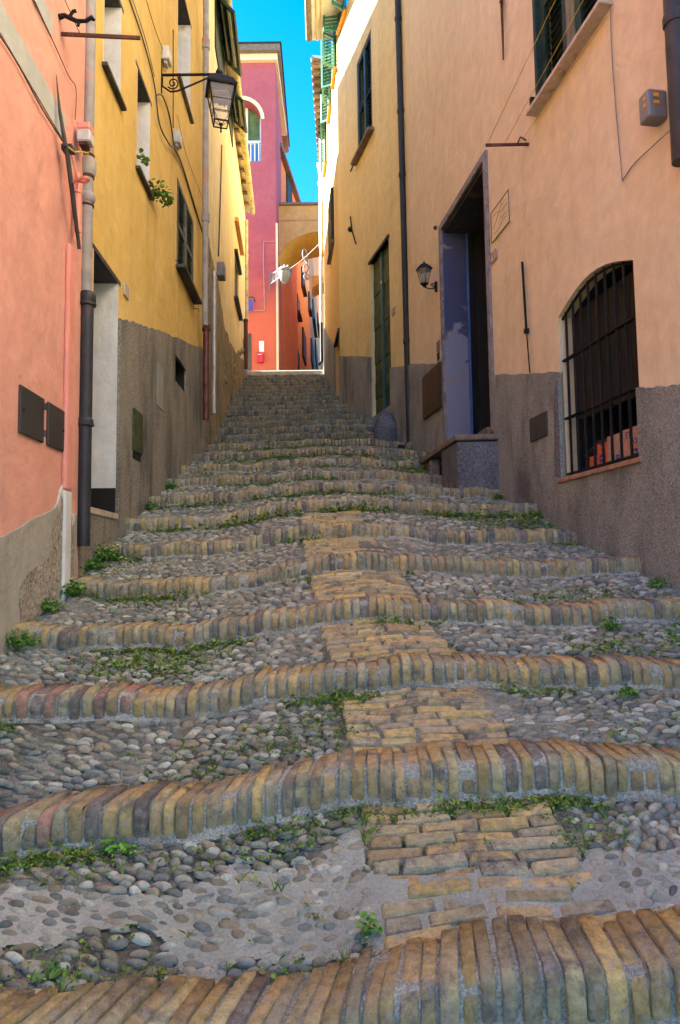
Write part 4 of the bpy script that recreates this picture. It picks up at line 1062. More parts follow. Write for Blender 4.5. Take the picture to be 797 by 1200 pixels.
m.tube([A, A+ax*L_*1.08], 0.011, 8); m.tube([A+Z*0.14, A-Z*0.16], 0.010, 6); m.tube([A-Z*0.02+ax*0.01, A-Z*0.10+ax*0.01, A-Z*0.15+ax*0.08, A-Z*0.145+ax*0.14, A-Z*0.10+ax*0.24, A-Z*0.03+ax*0.40, A-Z*0.005+ax*L_*0.86], 0.008, 6)
m.tube(spiral(A+ax*0.10-Z*0.075, ax, Z, 0.052, 1.6, math.pi*1.2), 0.006, 5)
m.tube(spiral(A+ax*(L_-0.06)-Z*0.045, -ax, Z, 0.030, 1.4, -math.pi*0.9), 0.005, 5)
m.lathe(A+ax*L_-Z*0.02, [(0.012, -0.03), (0.02, 0), (0.012, 0.02), (0.024, 0.04), (0.006, 0.08)], 8)
m.build('bracket', M['black_iron'], rt, smooth=True)
c = atY(259, 106, A.y)
lantern_parts(rt, c, 0.295, M['black_iron'], M['glass'], 4, 0.28, rings=(0.42, 0.74))
m = MB(); m.tube([A+ax*L_, c+Z*0.13], 0.008, 6); m.build('hook', M['black_iron'], rt)
m = MB(); m.box(c+Vector((0, 0, -0.055)), 0.15, 0.15, 0.010); m.box(c+Vector((0.02, 0, -0.085)), 0.09, 0.07, 0.05); m.build('lamp_gear', M['box_grey'], rt)

# ------------------------------------------------------------------ RIGHT: peach house
V1 = Wall(RW[0], RW[2], 'R')
rt = root('peach_house', 'peach plastered house with stone framed doorway, arched barred window and grey roughcast plinth', 'house', (1.6, 4, -0.3))
# door
uN = V1.hit(573, 345)[0]; uF = V1.hit(521.5, 394)[0]; zT = V1.hit(569, 188)[1]; zB = V1.hit(578, 505)[1]
hDoor = rect(uN, uF, zB-0.25, zT)
# arched window
wN = V1.hit(747.5, 420)[0]; wF = V1.hit(657.5, 465)[0]; wB = (V1.hit(755, 537)[1]+V1.hit(662, 559)[1])/2; wT = (V1.hit(653.5, 373)[1]+V1.hit(738, 307)[1])/2
hW = [(wN, wB), (wF, wB)]+[(wF+(wN-wF)*i/12, wT+0.11*math.sin(math.pi*i/12)) for i in range(13)]
# shuttered upper window
sF = V1.hit(631, 60)[0]; sN = V1.hit(712, 20)[0]; sB = (V1.hit(629, 137)[1]+V1.hit(704, 27)[1])/2+0.03
hS = rect(sN, sF, sB, sB+1.35)
building(rt, V1, 0, V1.L, -2.6, 8.2, [(hDoor, 1.3), (hW, 0.45), (hS, 0.10)], M['peach'], 4.0)
m = MB()
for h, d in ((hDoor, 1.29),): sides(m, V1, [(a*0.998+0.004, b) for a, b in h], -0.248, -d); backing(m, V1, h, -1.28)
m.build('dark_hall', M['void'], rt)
# jambs and lintel
fw = 0.062
m = MB(); wbox(m, V1, uN-fw, uN, zB-0.02, zT+fw, -0.04, 0.022); m.build('door_frame', M['stone_frame'], rt, bevel=0.004)
m = MB(); wbox(m, V1, uF, uF+fw, zB-0.25, zT+fw, -0.04, 0.022); m.build('door_frame', M['stone_frame'], rt, bevel=0.004)
m = MB(); wbox(m, V1, uN+0.001, uF-0.001, zT, zT+fw, -0.10, 0.024); m.build('door_lintel', M['stone_frame'], rt, bevel=0.004)
m = MB(); m.hexa(V1.P(uN+0.001, zT-0.03, -1.2), V1.t*(uF-uN-0.002), Vector((0, 0, 0.031)), V1.n*1.19); m.build('door_soffit', M['slate'], rt)
m = MB(); m.hexa(V1.P(uF-0.012, zB+0.11, 0.0), V1.t*0.012, Vector((0, 0, zT-zB-0.11)), V1.n*-0.225); m.build('door_jamb', M['blue'], rt, label='flaking blue limewashed door jamb')
m = MB(); m.hexa(V1.P(uF-0.03, zB-0.24, 0.03), V1.t*0.03, Vector((0, 0, 0.345)), V1.n*-0.25); m.build('jamb_base', M['blue'], rt, bevel=0.008, label='pale blue block at the foot of the jamb')
m = MB(); m.hexa(V1.P(uF-0.03, zB-0.1, -0.228), V1.t*0.03, Vector((0, 0, zT-zB+0.1)), V1.n*-0.018); m.build('blue_door_post', M['blue_door'], rt)
m = MB(); m.hexa(V1.P(uN, zB-0.02, -0.03), V1.t*0.03, Vector((0, 0, 0.45)), V1.n*-0.2); m.build('jamb_base', M['stone_frame'], rt, bevel=0.01)
dl = MB(); dl.hexa(V1.P(uF-0.04, zB-0.05, -0.30), V1.t*-0.03, Vector((0, 0, zT-zB)), V1.n*-0.75)
for zz in (0.15, 0.85, 1.5): dl.hexa(V1.P(uF-0.07, zB+zz, -0.38), V1.t*-0.012, Vector((0, 0, 0.5)), V1.n*-0.55)
dl.build('door', M['door_dark'], rt)
# arched window: dark boards behind, grille in front
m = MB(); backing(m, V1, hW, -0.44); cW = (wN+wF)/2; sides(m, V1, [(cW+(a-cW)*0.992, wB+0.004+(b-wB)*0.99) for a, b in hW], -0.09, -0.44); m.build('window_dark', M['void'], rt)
m = MB(); nb = 8
for i in range(nb):
    a = wN+(wF-wN)*i/nb; b = wN+(wF-wN)*(i+1)/nb; zl = wB+0.36
    wbox(m, V1, a+0.004, b-0.003, zl, wT+0.02, -0.13, -0.10)
m.build('window_board', M['door_dark'], rt)
m = MB()
for i in range(9):
    u_ = wN+(wF-wN)*(i+0.5)/9; t = (i+0.5)/9; m.tube([V1.P(u_, wB-0.005, -0.03), V1.P(u_, wT+0.11*math.sin(math.pi*t), -0.03)], 0.0085, 6)
for zz in (wB+0.02, wB+(wT-wB)*0.36, wB+(wT-wB)*0.72): m.hexa(V1.P(wN-0.02, zz, -0.045), V1.t*(wF-wN+0.04), Vector((0, 0, 0.010)), V1.n*0.03)
arc = [V1.P(p[0]+0.0, p[1]-0.012, -0.03) for p in hW[2:]]; m.tube(arc, 0.008, 5)
m.build('window_grille', M['black_iron'], rt, smooth=False)
m = MB(); m.hexa(V1.P(wN-0.03, wB-0.028, -0.12), V1.t*(wF-wN+0.06), Vector((0, 0, 0.028)), V1.n*0.155); m.build('window_sill', simple('terracotta_sill', (0.36, 0.19, 0.11), 0.85, 0, 0.3, 20, 0.4), rt, bevel=0.004)
m = MB(); panel(m, V1, jit([(wF+0.0, wB-0.02), (wF+0.075, wB+0.02), (wF+0.065, wB+0.3), (wF+0.05, wB+0.52), (wF+0.02, wB+0.60), (wF, wB+0.62)], 0.008, 5, 3)+[(wF, wB-0.02)][:0], [], 0.022)
m.build('window_surround', M['concrete'], rt)
# plinth of the peach house (three runs so that doorway and window stay open)
zr = lambda px, py: V1.hit(px, py)
tA = [(0.0, zr(797, 452)[1]), (zr(797, 452)[0], zr(797, 452)[1]), (wN, zr(753, 453)[1])]
plinth(rt, V1, [(0, tA[1][1])]+jit(tA[1:], 0.007, 9, 1), -2.5, [], M['plinth_r'], 0.02)
m = MB(); wbox(m, V1, wN+0.001, wF-0.001, -2.5, wB-0.029, -0.02, 0.0202); m.build('plinth', M['plinth_r'], rt)
tB = [(wF, zr(655, 437)[1]), (uN-fw-0.001, zr(583, 437)[1])]
plinth(rt, V1, jit(tB, 0.008, 10, 2), -2.5, [], M['plinth_r'], 0.0198)
tC = [(uF+fw+0.001, zr(516, 430)[1]), (V1.L, zr(480, 430)[1])]
plinth(rt, V1, jit(tC, 0.007, 7, 3), -2.5, [], M['plinth_r'], 0.0198)
m = MB(); wbox(m, V1, uN-fw, uF+fw, -2.5, zB-0.26, -0.02, 0.0195); m.build('plinth', M['plinth_r'], rt)
# upper window
um = (sN+sF)/2
m = MB(); backing(m, V1, hS, -0.095); m.build('window_dark', M['void'], rt)
def openslats(m, a, b, z0, z1, off, mat=None):
    shutter_leaf(m, V1.P(a, z0, off), V1.t*(b-a), Vector((0, 0, z1-z0)), V1.n, pitch=0.052, fr=0.06)
m = MB(); openslats(m, sN+0.01, um-0.05, sB+0.02, sB+1.34, -0.05); m.build('shutter', M['green_sh'], rt)
m = MB(); openslats(m, um+0.05, sF-0.01, sB+0.02, sB+1.34, -0.05); m.build('shutter', M['green_sh'], rt)
for a_ in (um-0.048, um+0.003): m = MB(); wbox(m, V1, a_, a_+0.045, sB+0.01, sB+1.34, -0.05, -0.008); m.build('meeting_stile', M['olive_sh'], rt)
m = MB(); wbox(m, V1, sF-0.01, sF+0.025, sB, sB+1.34, -0.05, 0.02); m.build('window_frame', M['green_sh'], rt)
m = MB(); m.hexa(V1.P(sN-0.06, sB-0.03, -0.05), V1.t*(sF-sN+0.12), Vector((0, 0, 0.028)), V1.n*0.13); m.build('sill', M['marble'], rt, bevel=0.004)
m = MB(); wbox(m, V1, sF+0.03, sF+0.055, sB+0.0, sB+0.09, 0.0, 0.05); m.build('shutter_catch', M['black_iron'], rt)
# engraved plaque and number
def thin_frame(m, w, loop, r, off=0.004):
    P = [w.P(a, b, off) for a, b in loop]
    for i in range(len(P)): m.tube([P[i], P[(i+1) % len(P)]], r, 4)
us_ = [V1.hit(577, 260)[0], V1.hit(598, 240)[0]]; zs_ = [(V1.hit(579, 283)[1]+V1.hit(599, 259)[1])/2, (V1.hit(577, 249)[1]+V1.hit(597.5, 223)[1])/2]
pl = root('wall_plaque', 'rectangular peach stucco plaque with thin brown edge and faded drawing beside the doorway', 'plaque', V1.P(sum(us_)/2, zs_[0]))
m = MB(); wbox(m, V1, us_[1], us_[0], zs_[0], zs_[1], 0.0, 0.008); m.build('plaque_field', M['peach'], pl)
m = MB(); thin_frame(m, V1, rect(us_[1], us_[0], zs_[0], zs_[1]), 0.0032, 0.010); m.build('plaque_edge', M['rust'], pl)
m = MB(); uu = lambda t: us_[0]+(us_[1]-us_[0])*t; zz = lambda t: zs_[0]+(zs_[1]-zs_[0])*t
rr = random.Random(8)
for ln in (((0.1, .8), (.35, .78), (.6, .62), (.9, .66)), ((0.12, .4), (.3, .55), (.5, .75), (.62, .9)), ((0.15, .2), (.4, .17), (.6, .3), (.85, .28)), ((.5, .55), (.6, .4), (.8, .45))):
    m.tube([V1.P(uu(a), zz(b), 0.009) for a, b in ln], 0.0016, 4)
m.build('plaque_drawing', M['ink'], pl)
def number_plate(w, px0, px1, py, hpx, label, s):
    ua = w.hit(px0, py)[0]; ub = w.hit(px1, py)[0]; uc, zc = w.hit((px0+px1)/2, py); hh = atY(px0, py-hpx/2, w.P(uc, 0).y).z-atY(px0, py+hpx/2, w.P(uc, 0).y).z
    hh *= 0.62; ww = abs(ub-ua)*0.8
    r_ = root('house_number_plate', label, 'number plate', w.P(uc, zc-hh/2), 'marble house number plates')
    m = MB(); wbox(m, w, uc-ww/2, uc+ww/2, zc-hh/2, zc+hh/2, 0.0, 0.012); m.build('plate', M['marble'] , r_, bevel=0.004, segs=2)
    m = MB(); thin_frame(m, w, rect(uc-ww*0.44, uc+ww*0.44, zc-hh*0.44, zc+hh*0.44), 0.0018, 0.0125); m.build('plate_border', M['ink'], r_)
    text_mesh('digit', s, hh*0.85, w.P(uc, zc, 0.0135), -w.t, (0, 0, 1), M['ink'], r_)
number_plate(V1, 575.5, 584.5, 300, 20, 'marble house number plate reading 1 beside the tall doorway', '1')
# iron bar hanging by the arched window, tie iron above
m = MB(); a = V1.hit(613, 310); m.tube([V1.H(612, 307, 0.025), V1.H(617, 388, 0.03)], 0.009, 6); m.tube([V1.H(617, 388, 0.03), V1.H(621, 437, 0.025)], 0.0045, 6); m.box(V1.H(617, 388, 0.03), 0.03, 0.03, 0.03); m.tube([V1.H(617, 388, 0.0), V1.H(617, 388, 0.04)], 0.008, 6)
tag(m.build('iron_bar', M['black_iron'], None), 'thin black iron bar hanging on the wall left of the arched window', 'bar')
m = MB(); m.tube([V1.H(586, -20, 0.03), V1.H(588, 2, 0.03), V1.H(590, 70, 0.03)], [0.012, 0.012, 0.006], 6); m.tube([V1.H(587, 2, 0.0), V1.H(587, 2, 0.05)], 0.013, 6)
tag(m.build('iron_bar', M['rust'], None), 'rusty tapering tie iron high on the peach wall at the top edge', 'bar')
# clothes line bracket and cords
q0 = V1.H(620, 168, 0.0); qa = q0+V1.n*0.30+Vector((0, 0.05, 0.0))
rt2 = root('clothes_line', 'rusty bracket with three yellow washing lines rising to the shuttered window', 'clothes line', q0)
m = MB(); m.hexa(q0-Vector((0, 0, 0.012)), qa-q0, Vector((0, 0.012, 0)), Vector((0, 0, 0.018))); m.build('bracket_bar', M['rust'], rt2)
m = MB(); m.tube([q0+Vector((0, 0, 0.02))+V1.n*0.02, q0+V1.n*0.06+Vector((0, 0, 0.04)), q0+V1.n*0.08], 0.006, 5); m.build('pulley', M['rust'], rt2)
for i, (f_, tx) in enumerate(((0.95, (665, -30)), (0.55, (700, -30)), (0.2, (712, 20)))):
    m = MB(); b0 = q0.lerp(qa, f_)+Vector((0, 0, 0.01)); m.tube([b0, V1.H(*tx, 0.30*f_+0.05)], 0.0022, 4); m.build('cord', M['line_y'], rt2)
# far right downpipe, meter box, cables
a = V1.hit(796, 90, 0.05)[0]
pipe('drainpipe', 'wide black downpipe at the upper right edge', [V1.P(a, 5, 0.055), V1.P(a, V1.hit(797, 205)[1], 0.055)], 0.045, M['dark_pipe'], [(V1.P(a, V1.hit(796, 35)[1], 0.055), 0.052, 0.05, M['dark_pipe'])])
a, z_ = V1.hit(778, 125); r_ = root('alarm_box', 'grey box with two orange squares beside the wide black downpipe', 'electric box', V1.P(a, z_))
m = MB(); wbox(m, V1, a-0.03, a+0.05, z_-0.075, z_+0.065, 0.0, 0.10); m.build('box_body', M['box_grey'], r_, bevel=0.012, segs=2)
for j in (0, 1):
    m = MB(); m.hexa(V1.P(a-0.0325, z_+0.022-0.035*j, 0.045), V1.t*-0.001, Vector((0, 0, 0.018)), V1.n*0.03); m.build('orange_label', M['orange_s'], r_)
    m = MB(); m.hexa(V1.P(a-0.012, z_+0.022-0.035*j, 0.1005), V1.t*0.02, Vector((0, 0, 0.018)), V1.n*0.001); m.build('orange_label', M['orange_s'], r_)
cable('cable', 'thin grey cable running down the peach wall and up to the grey box', [V1.H(715, -5, 0.01), V1.H(717, 60, 0.01), V1.H(722, 130, 0.01), V1.H(729, 205, 0.01), V1.H(731, 209, 0.01), V1.H(745, 190, 0.01), V1.H(786, 152, 0.03), V1.H(790, 146, 0.05)], 0.0032, M['cable_g'])
# small plate on plinth
plate('inspection_plate', 'small dark slate grey plate on the roughcast left of the barred window', V1, ((624, 492), (645, 481), (646, 508), (627, 520))[::1], M['plate'], 0.03, cat='plate')
# brown meter door and intercom
plate('meter_door', 'brown metal meter door under the intercom left of the doorway', V1, ((500, 440), (520.5, 427), (520, 477), (501, 493)), M['brown_metal'], 0.05, cat='meter door')
a, z_ = V1.hit(516.5, 410); r_ = root('intercom', 'narrow grey metal intercom panel beside the door frame', 'intercom', V1.P(a, z_))
zi0 = V1.hit(516, 424)[1]; zi1 = V1.hit(516, 396)[1]; ui = V1.hit(513, 410)[0]; uj = V1.hit(518, 410)[0]
m = MB(); wbox(m, V1, uj, ui, zi0, zi1, 0.0, 0.015); m.build('intercom_plate', M['zinc'], r_, bevel=0.003)
m = MB()
for j in range(4): wbox(m, V1, uj+0.02, ui-0.02, zi1-0.05-0.035*j, zi1-0.03-0.035*j, 0.0155, 0.018)
m.build('call_buttons', M['ink'], r_)
m = MB(); wbox(m, V1, uj+0.03, ui-0.03, zi0+0.02, zi0+0.08, 0.0155, 0.018); m.build('speaker_grille', M['void'], r_)
# little wall lamp
q = V1.H(512.5, 335, 0.0); rt2 = root('wall_lamp', 'small black four sided lamp on a curled bracket left of the doorway', 'lamp', q)
c = atY(499, 316, q.y-0.02); sL = 0.145
c.x = q.x-0.13
lantern_parts(rt2, c, sL, M['black_iron'], M['glass'], 6, 0.2, pendant=False, rings=())
m = MB(); m.lathe(c+Vector((0, 0, -sL-0.035)), [(0.012, 0), (0.02, 0.015), (0.045, 0.035)], 8); e = c+Vector((0, 0, -sL-0.03))
m.tube([e, e+Vector((0.04, 0, -0.02)), e+Vector((0.09, 0, -0.02)), q+V1.n*0.01+Vector((0, 0, 0.0))], 0.007, 6); m.tube([q+Vector((0, 0, 0.04))+V1.n*0.012, q+Vector((0, 0, -0.06))+V1.n*0.012], 0.016, 6)
m.tube(spiral(q+V1.n*0.045+Vector((0, 0, 0.0)), V1.n, Vector((0, 0, 1)), 0.025, 1.2), 0.005, 5)
m.build('bracket', M['black_iron'], rt2, smooth=True)
m = MB(); m.lathe(c+Vector((0, 0, -sL*0.9)), [(0.012, 0), (0.025, 0.02), (0.02, 0.08), (0.01, 0.09)], 10); m.build('bulb', M['frosted'], rt2, smooth=True)
# bell above the lintel
m = MB(); m.lathe(V1.H(511.5, 267, 0.0), [(0.02, 0), (0.02, 0.02), (0.01, 0.03)], 8, axis=V1.n); tag(m.build('doorbell', M['slate'], None, smooth=True), 'small dark round fitting at the top left corner of the door frame', 'fitting')
# stoop in front of the doorway
rt2 = root('door_stoop', 'grey concrete stoop with an overhanging brown slab in front of the tall doorway', 'stoop', (1.0, 4.9, 0.4))
Yb = 5.14; Xl = atY(536, 540, Yb).x; zt_ = atY(550, 517, Yb).z
Xr = wx(RW, Yb)+0.05
m = MB(); m.hexa((Xl, Yb, zt_-1.0), (Xr-Xl, 0, 0), (-0.06, 0.42, 0), (0, 0, 1.0)); m.build('stoop_block', M['concrete'], rt2, bevel=0.02, segs=3)
far = atY(488, 547, 6.4)
m = MB(); P = [Vector((Xl-0.02, Yb-0.02, zt_)), Vector((Xr, Yb-0.02, zt_+0.005)), Vector((wx(RW, 6.6)-0.02, 6.6, zt_+0.06)), Vector((far.x+0.10, 6.55, far.z+0.02)), Vector((far.x, far.y, far.z))]
m.prism([p+Vector((0, 0, 0.004)) for p in P], Vector((0, 0, 0.045))); m.build('stoop_slab', M['slab'], rt2, bevel=0.012, segs=2)
P2 = atY(508, 552, 5.95); m = MB(); m.hexa((P2.x-0.03, 5.95, far.z-0.5), (0.10, 0, 0), (0, 0.2, 0), (0, 0, 0.5+zt_-far.z-0.005)); m.build('stoop_pier', M['concrete'], rt2, bevel=0.02)
m = MB(); m.hexa((Xl+0.10, Yb+0.64, far.z-0.6), (0.4, 0, 0), (0, 0.8, 0), (0, 0, 0.55)); m.build('stoop_void_shade', M['void'], rt2)  # black block standing in for the shade in the hollow under the slab
# worn doorstep ramp
m = MB(); pr = []
for i in range(9):
    t = i/8; pr.append(V1.P(uN+0.0+(uF-uN)*t*0.9, zB+0.03-0.20*t*t, 0.05))
pr2 = [p-V1.n*0.30+Vector((0, 0, 0.02)) for p in pr]
low = [Vector((p.x, p.y, zB-0.4)) for p in pr]; low2 = [Vector((p.x, p.y, zB-0.4)) for p in pr2]
vs = pr+pr2+low+low2; n = 9
m.add(vs, [(i, i+1, i+1+n, i+n) for i in range(8)]+[(i+2*n, i+1+2*n, i+1, i) for i in range(8)]+[(i+n, i+1+n, i+1+3*n, i+3*n) for i in range(8)]+[(0, n, 3*n, 2*n), (8, 8+2*n, 8+3*n, 8+n)])
m.build('doorstep', M['slab'], rt2, smooth=True)
# cartons inside the barred window
def carton(u0, u1, z0, z1, o0, o1, mat, label, txt=None, blocks=(), ink='ink_blue'):
    r_ = root('carton', label, 'carton', V1.P((u0+u1)/2, z0, (o0+o1)/2), 'cartons behind the barred window')
    m = MB(); wbox(m, V1, u0, u1, z0, z1, o0, o1); m.build('carton_body', mat, r_, bevel=0.003)
    if txt:
        for (s, uc, zc, sz) in txt: text_mesh('printing', s, sz, V1.P(uc, zc, o1+0.0012), -V1.t, (0, 0, 1), M[ink], r_)
    for (a, b, c_, d) in blocks:
        m = MB(); wbox(m, V1, a, b, c_, d, o1+0.0005, o1+0.0015); m.build('printed_block', M['ink_blue'], r_)
        m = MB(); wbox(m, V1, a+0.012, b-0.012, (c_+d)/2-0.006, (c_+d)/2+0.006, o1+0.0018, o1+0.0025); m.build('printed_line', M['carton_w'], r_)
def wz(px, py): return V1.hit(px, py, -0.10)
def W_(px): return V1.hit(px, 520, -0.10)[0]
def Z_(px, py): return V1.hit(px, py, -0.10)[1]
zc0 = wB+0.002
ztop = Z_(735, 503)
carton(W_(755), W_(727), zc0, ztop, -0.40, -0.095, M['carton_w'], 'pale carton with blue printing nearest the right side of the barred window', [('ET', W_(738), Z_(738, 510), 0.05), ('KO', W_(744), Z_(744, 517), 0.045)], [(W_(748), W_(741), Z_(744, 534), Z_(744, 526)), (W_(756), W_(750), Z_(753, 532), Z_(753, 525))])
carton(W_(726), W_(712), zc0, ztop-0.005, -0.40, -0.097, M['carton_w'], 'plain pale carton in the middle behind the bars', [('.', W_(720), Z_(720, 530), 0.05)], [(W_(726), W_(722), Z_(724, 539), Z_(724, 533))])
carton(W_(711.5), W_(700), zc0, ztop-0.03, -0.40, -0.096, M['carton'], 'orange carton with blue block printing behind the bars', [('KO', W_(707), Z_(707, 520), 0.035)], [(W_(721), W_(713), Z_(717, 538), Z_(717, 528))][:0]+[(W_(710), W_(703), Z_(706, 541), Z_(706, 533))])
carton(W_(699.5), W_(691), zc0, ztop-0.09, -0.40, -0.093, M['carton'], 'low bright orange carton with its flap open behind the bars')
m = MB(); a = V1.P(W_(703), Z_(703, 517), -0.09); m.hexa(a, V1.t*0.16+Vector((0, 0, -0.06)), V1.n*-0.12+Vector((0, 0, 0.03)), Vector((0, 0, 0.003)))
tag(m.build('carton_flap', M['slab'], None), 'folded grey brown carton flap lying over the low orange carton', 'flap')
m = MB(); m.tube([V1.P(W_(676), wB+0.01, -0.12), V1.P(W_(676), wB+0.36, -0.12)], 0.012, 8); tag(m.build('ribbed_tube', M['marble'], None), 'upright pale ribbed tube at the left behind the bars', 'tube')

# ------------------------------------------------------------------ RIGHT: yellow house behind the black drainpipe
V2 = Wall(RW[2], RW[3], 'R')
rt = root('sand_yellow_house', 'sand yellow house with green plank door and sunlit upper corner', 'house', (0.5, 8, 1))
gN = V2.hit(457.5, 385)[0]; gF = V2.hit(435.5, 400)[0]; gT = (V2.hit(454, 284)[1]+V2.hit(432, 310)[1])/2; gB = (V2.hit(461, 474)[1]+V2.hit(440, 487)[1])/2
hGr = rect(gN, gF, gB, gT)
hNar = rect(V2.hit(398.5, 440)[0], V2.hit(394.8, 440)[0], V2.hit(397, 478)[1], V2.hit(396, 392)[1]) if False else None
kN = V2.hit(436, 115)[0]; kF = V2.hit(418.5, 130)[0]; kT = (V2.hit(433.5, 38)[1]+V2.hit(417, 76)[1])/2; kB = (V2.hit(438, 150)[1]+V2.hit(419, 188)[1])/2
hK = rect(kN, kF, kB, kT)
building(rt, V2, 0, V2.L, -1, 8.7, [(hGr, 0.12), (hK, 0.2)], M['sand'], 4.0)
void(rt, V2, hGr, 0.115); void(rt, V2, hK, 0.195)
um = (gN+gF)/2
m = MB()
for a, b in ((gN+0.005, um-0.03), (um+0.03, gF-0.005)):
    n = 9
    for i in range(n): wbox(m, V2, a, b, gB+0.01+(gT-gB-0.02)*i/n+0.003, gB+0.01+(gT-gB-0.02)*(i+1)/n-0.003, -0.07, -0.045+0.006*(i % 2))
dr = m.build('door', M['door_green'], rt, bevel=0.003)
m = MB(); wbox(m, V2, um-0.028, um+0.028, gB+0.01, gT-0.01, -0.045, -0.02); m.build('door_strip', simple('teal_strip', (0.02, 0.09, 0.08), 0.5, 0, 0.2), dr)
m = MB(); m.lathe(V2.P(um-0.02, gT-0.42, -0.02), [(0.02, 0), (0.02, 0.012)], 8, axis=V2.n); m.build('lock', M['zinc'], dr)
m = MB(); m.hexa(V2.P(gN-0.03, gT, -0.05), V2.t*(gF-gN+0.06), Vector((0, 0, 0.035)), V2.n*0.075); m.build('door_lintel', M['slate'], rt)
# window with dark green frame, panes open inside
m = MB(); um = (kN+kF)/2
for a, b in ((kN, kN+0.07), (um-0.04, um+0.04), (kF-0.07, kF)): wbox(m, V2, a, b, kB, kT, -0.05, -0.01)
wbox(m, V2, kN, kF, kT-0.06, kT, -0.05, -0.012); wbox(m, V2, kN, kF, kB+0.45*(kT-kB), kB+0.47*(kT-kB), -0.05, -0.012)
wf = m.build('window', M['green_sh'], rt)
m = MB(); y = kB+0.02
while y < kT-0.05:
    m.hexa(V2.P(kN+0.07, y, -0.05), V2.t*(kF-kN-0.14), Vector((0, 0, 0.03))-V2.n*0.03, Vector((0, 0, 0.006))); y += 0.06
m.build('shutter_slats', M['green_sh'], wf)
m = MB(); m.hexa(V2.P(kN-0.08, kB-0.05, -0.05), V2.t*(kF-kN+0.16), Vector((0, 0, 0.045)), V2.n*0.14); m.build('sill', M['slab'], rt, bevel=0.005)
m = MB(); m.tube([V2.P(kF+0.05, kB+0.02, 0.0), V2.P(kF+0.05, kB-0.04, 0.05), V2.P(kF+0.12, kB-0.12, 0.08)], 0.010, 5); m.build('hook', M['black_iron'], wf)
# plinth
tD = [(0.0, V2.hit(480, 430)[1]), (gN-0.001, V2.hit(461, 429)[1])]
plinth(rt, V2, jit(tD, 0.004, 4, 4), -1, [], M['plinth_r'], 0.0203)
m = MB(); wbox(m, V2, gN, gF, -1, gB-0.002, -0.02, 0.020); m.build('plinth', M['plinth_r'], rt)
tE = [(gF+0.001, V2.hit(436.5, 418)[1]), (V2.L, V2.hit(399, 416)[1])]
plinth(rt, V2, jit(tE, 0.012, 8, 5), -1, [], M['plinth_r'], 0.0198)
number_plate(V2, 459.5, 464.5, 365, 14, 'marble house number plate reading 3 beside the green plank door', '3')
# boulder by the green door
q = V2.H(455, 500, 0.10); g = ground(q.x, q.y)
rr = random.Random(2); vs, fs = dome(14, 7)
Vv = [Vector((v[0]*0.15*(1+0.08*rr.uniform(-1, 1)), v[1]*0.13, max(v[2], -0.6)*0.30+0.08))+Vector((q.x-0.03, q.y, g)) for v in vs]
m = MB(); m.add(Vv, [tuple(dict.fromkeys(f)) for f in fs]); tag(m.build('kerb_stone', M['concrete'], None, smooth=True), 'rounded blue grey stone standing below the green plank door', 'stone')
# tie iron and hook
m = MB(); m.tube([V2.H(410.5, 254, 0.02), V2.H(412.5, 270, 0.04), V2.H(417, 286, 0.02)], 0.011, 5); m.lathe(V2.H(412.5, 269, 0.0), [(0.03, 0), (0.045, 0.03), (0.02, 0.06)], 8, axis=V2.n)
tag(m.build('tie_iron', M['black_iron'], None), 'small black wall tie on the yellow wall left of the green door', 'wall tie')
# black drainpipe at the joint
u_ = 0.12; q = V2.P(u_, 0, 0.075); sY = q.y
x1 = atY(466, 0, sY).x; x2 = atY(479.5, 500, sY).x
def dp(py): 
    t = py/500.0; p = atY(466+13.5*t, py, sY); return Vector((x1+(x2-x1)*t, sY, p.z))
bt = dp(522); pts = [dp(-80), dp(0), dp(250), dp(512), bt, bt+Vector((-0.05, -0.05, -0.035)), bt+Vector((-0.14, -0.10, -0.04))]
pipe('drainpipe', 'long black drainpipe with a curved foot left of the wall lamp', pts, 0.036, M['black_pipe'], [(dp(py), 0.044, 0.05, M['black_pipe']) for py in (22, 130, 205, 400)])

# ------------------------------------------------------------------ RIGHT: far yellow house at the top of the steps
V3 = Wall(RW[3], RW[4], 'R')
rt = root('far_yellow_house', 'far yellow house at the head of the steps with sunlit upper wall and teal shutters', 'house', (-0.2, 12, 3))
ZR = atY(374, 186, 14.0).z
hn = sq(V3, 393.5, 480, 398.2, 395)
hn = rect(V3.hit(398.4, 440)[0], V3.hit(393.8, 440)[0], V3.hit(396, 474)[1], V3.hit(396, 396)[1])
building(rt, V3, 0, V3.L, 0, ZR+0.1, [(hn, 0.3)], M['sand_far'], 4.0)
void(rt, V3, hn, 0.295, M['door_dark'], 'door')
m = MB(); m.hexa(V3.P(hn[0][0]-0.05, hn[2][1], -0.02), V3.t*(hn[1][0]-hn[0][0]+0.1), Vector((0, 0, 0.05)), V3.n*0.05); m.build('door_lintel', M['slate'], rt)
tl = [(0.0, V3.hit(399, 415)[1]), (hn[0][0]-0.001, V3.hit(398.5, 414)[1]), ]
tl2 = [(hn[1][0]+0.001, V3.hit(393.5, 409)[1]), (V3.L, V3.hit(380, 386)[1])]
if hn[0][0] > 0.05: plinth(rt, V3, tl, 0, [], M['plinth_r'], 0.03)
plinth(rt, V3, jit(tl2, 0.01, 5, 6), 0, [], M['plinth_r'], 0.03)
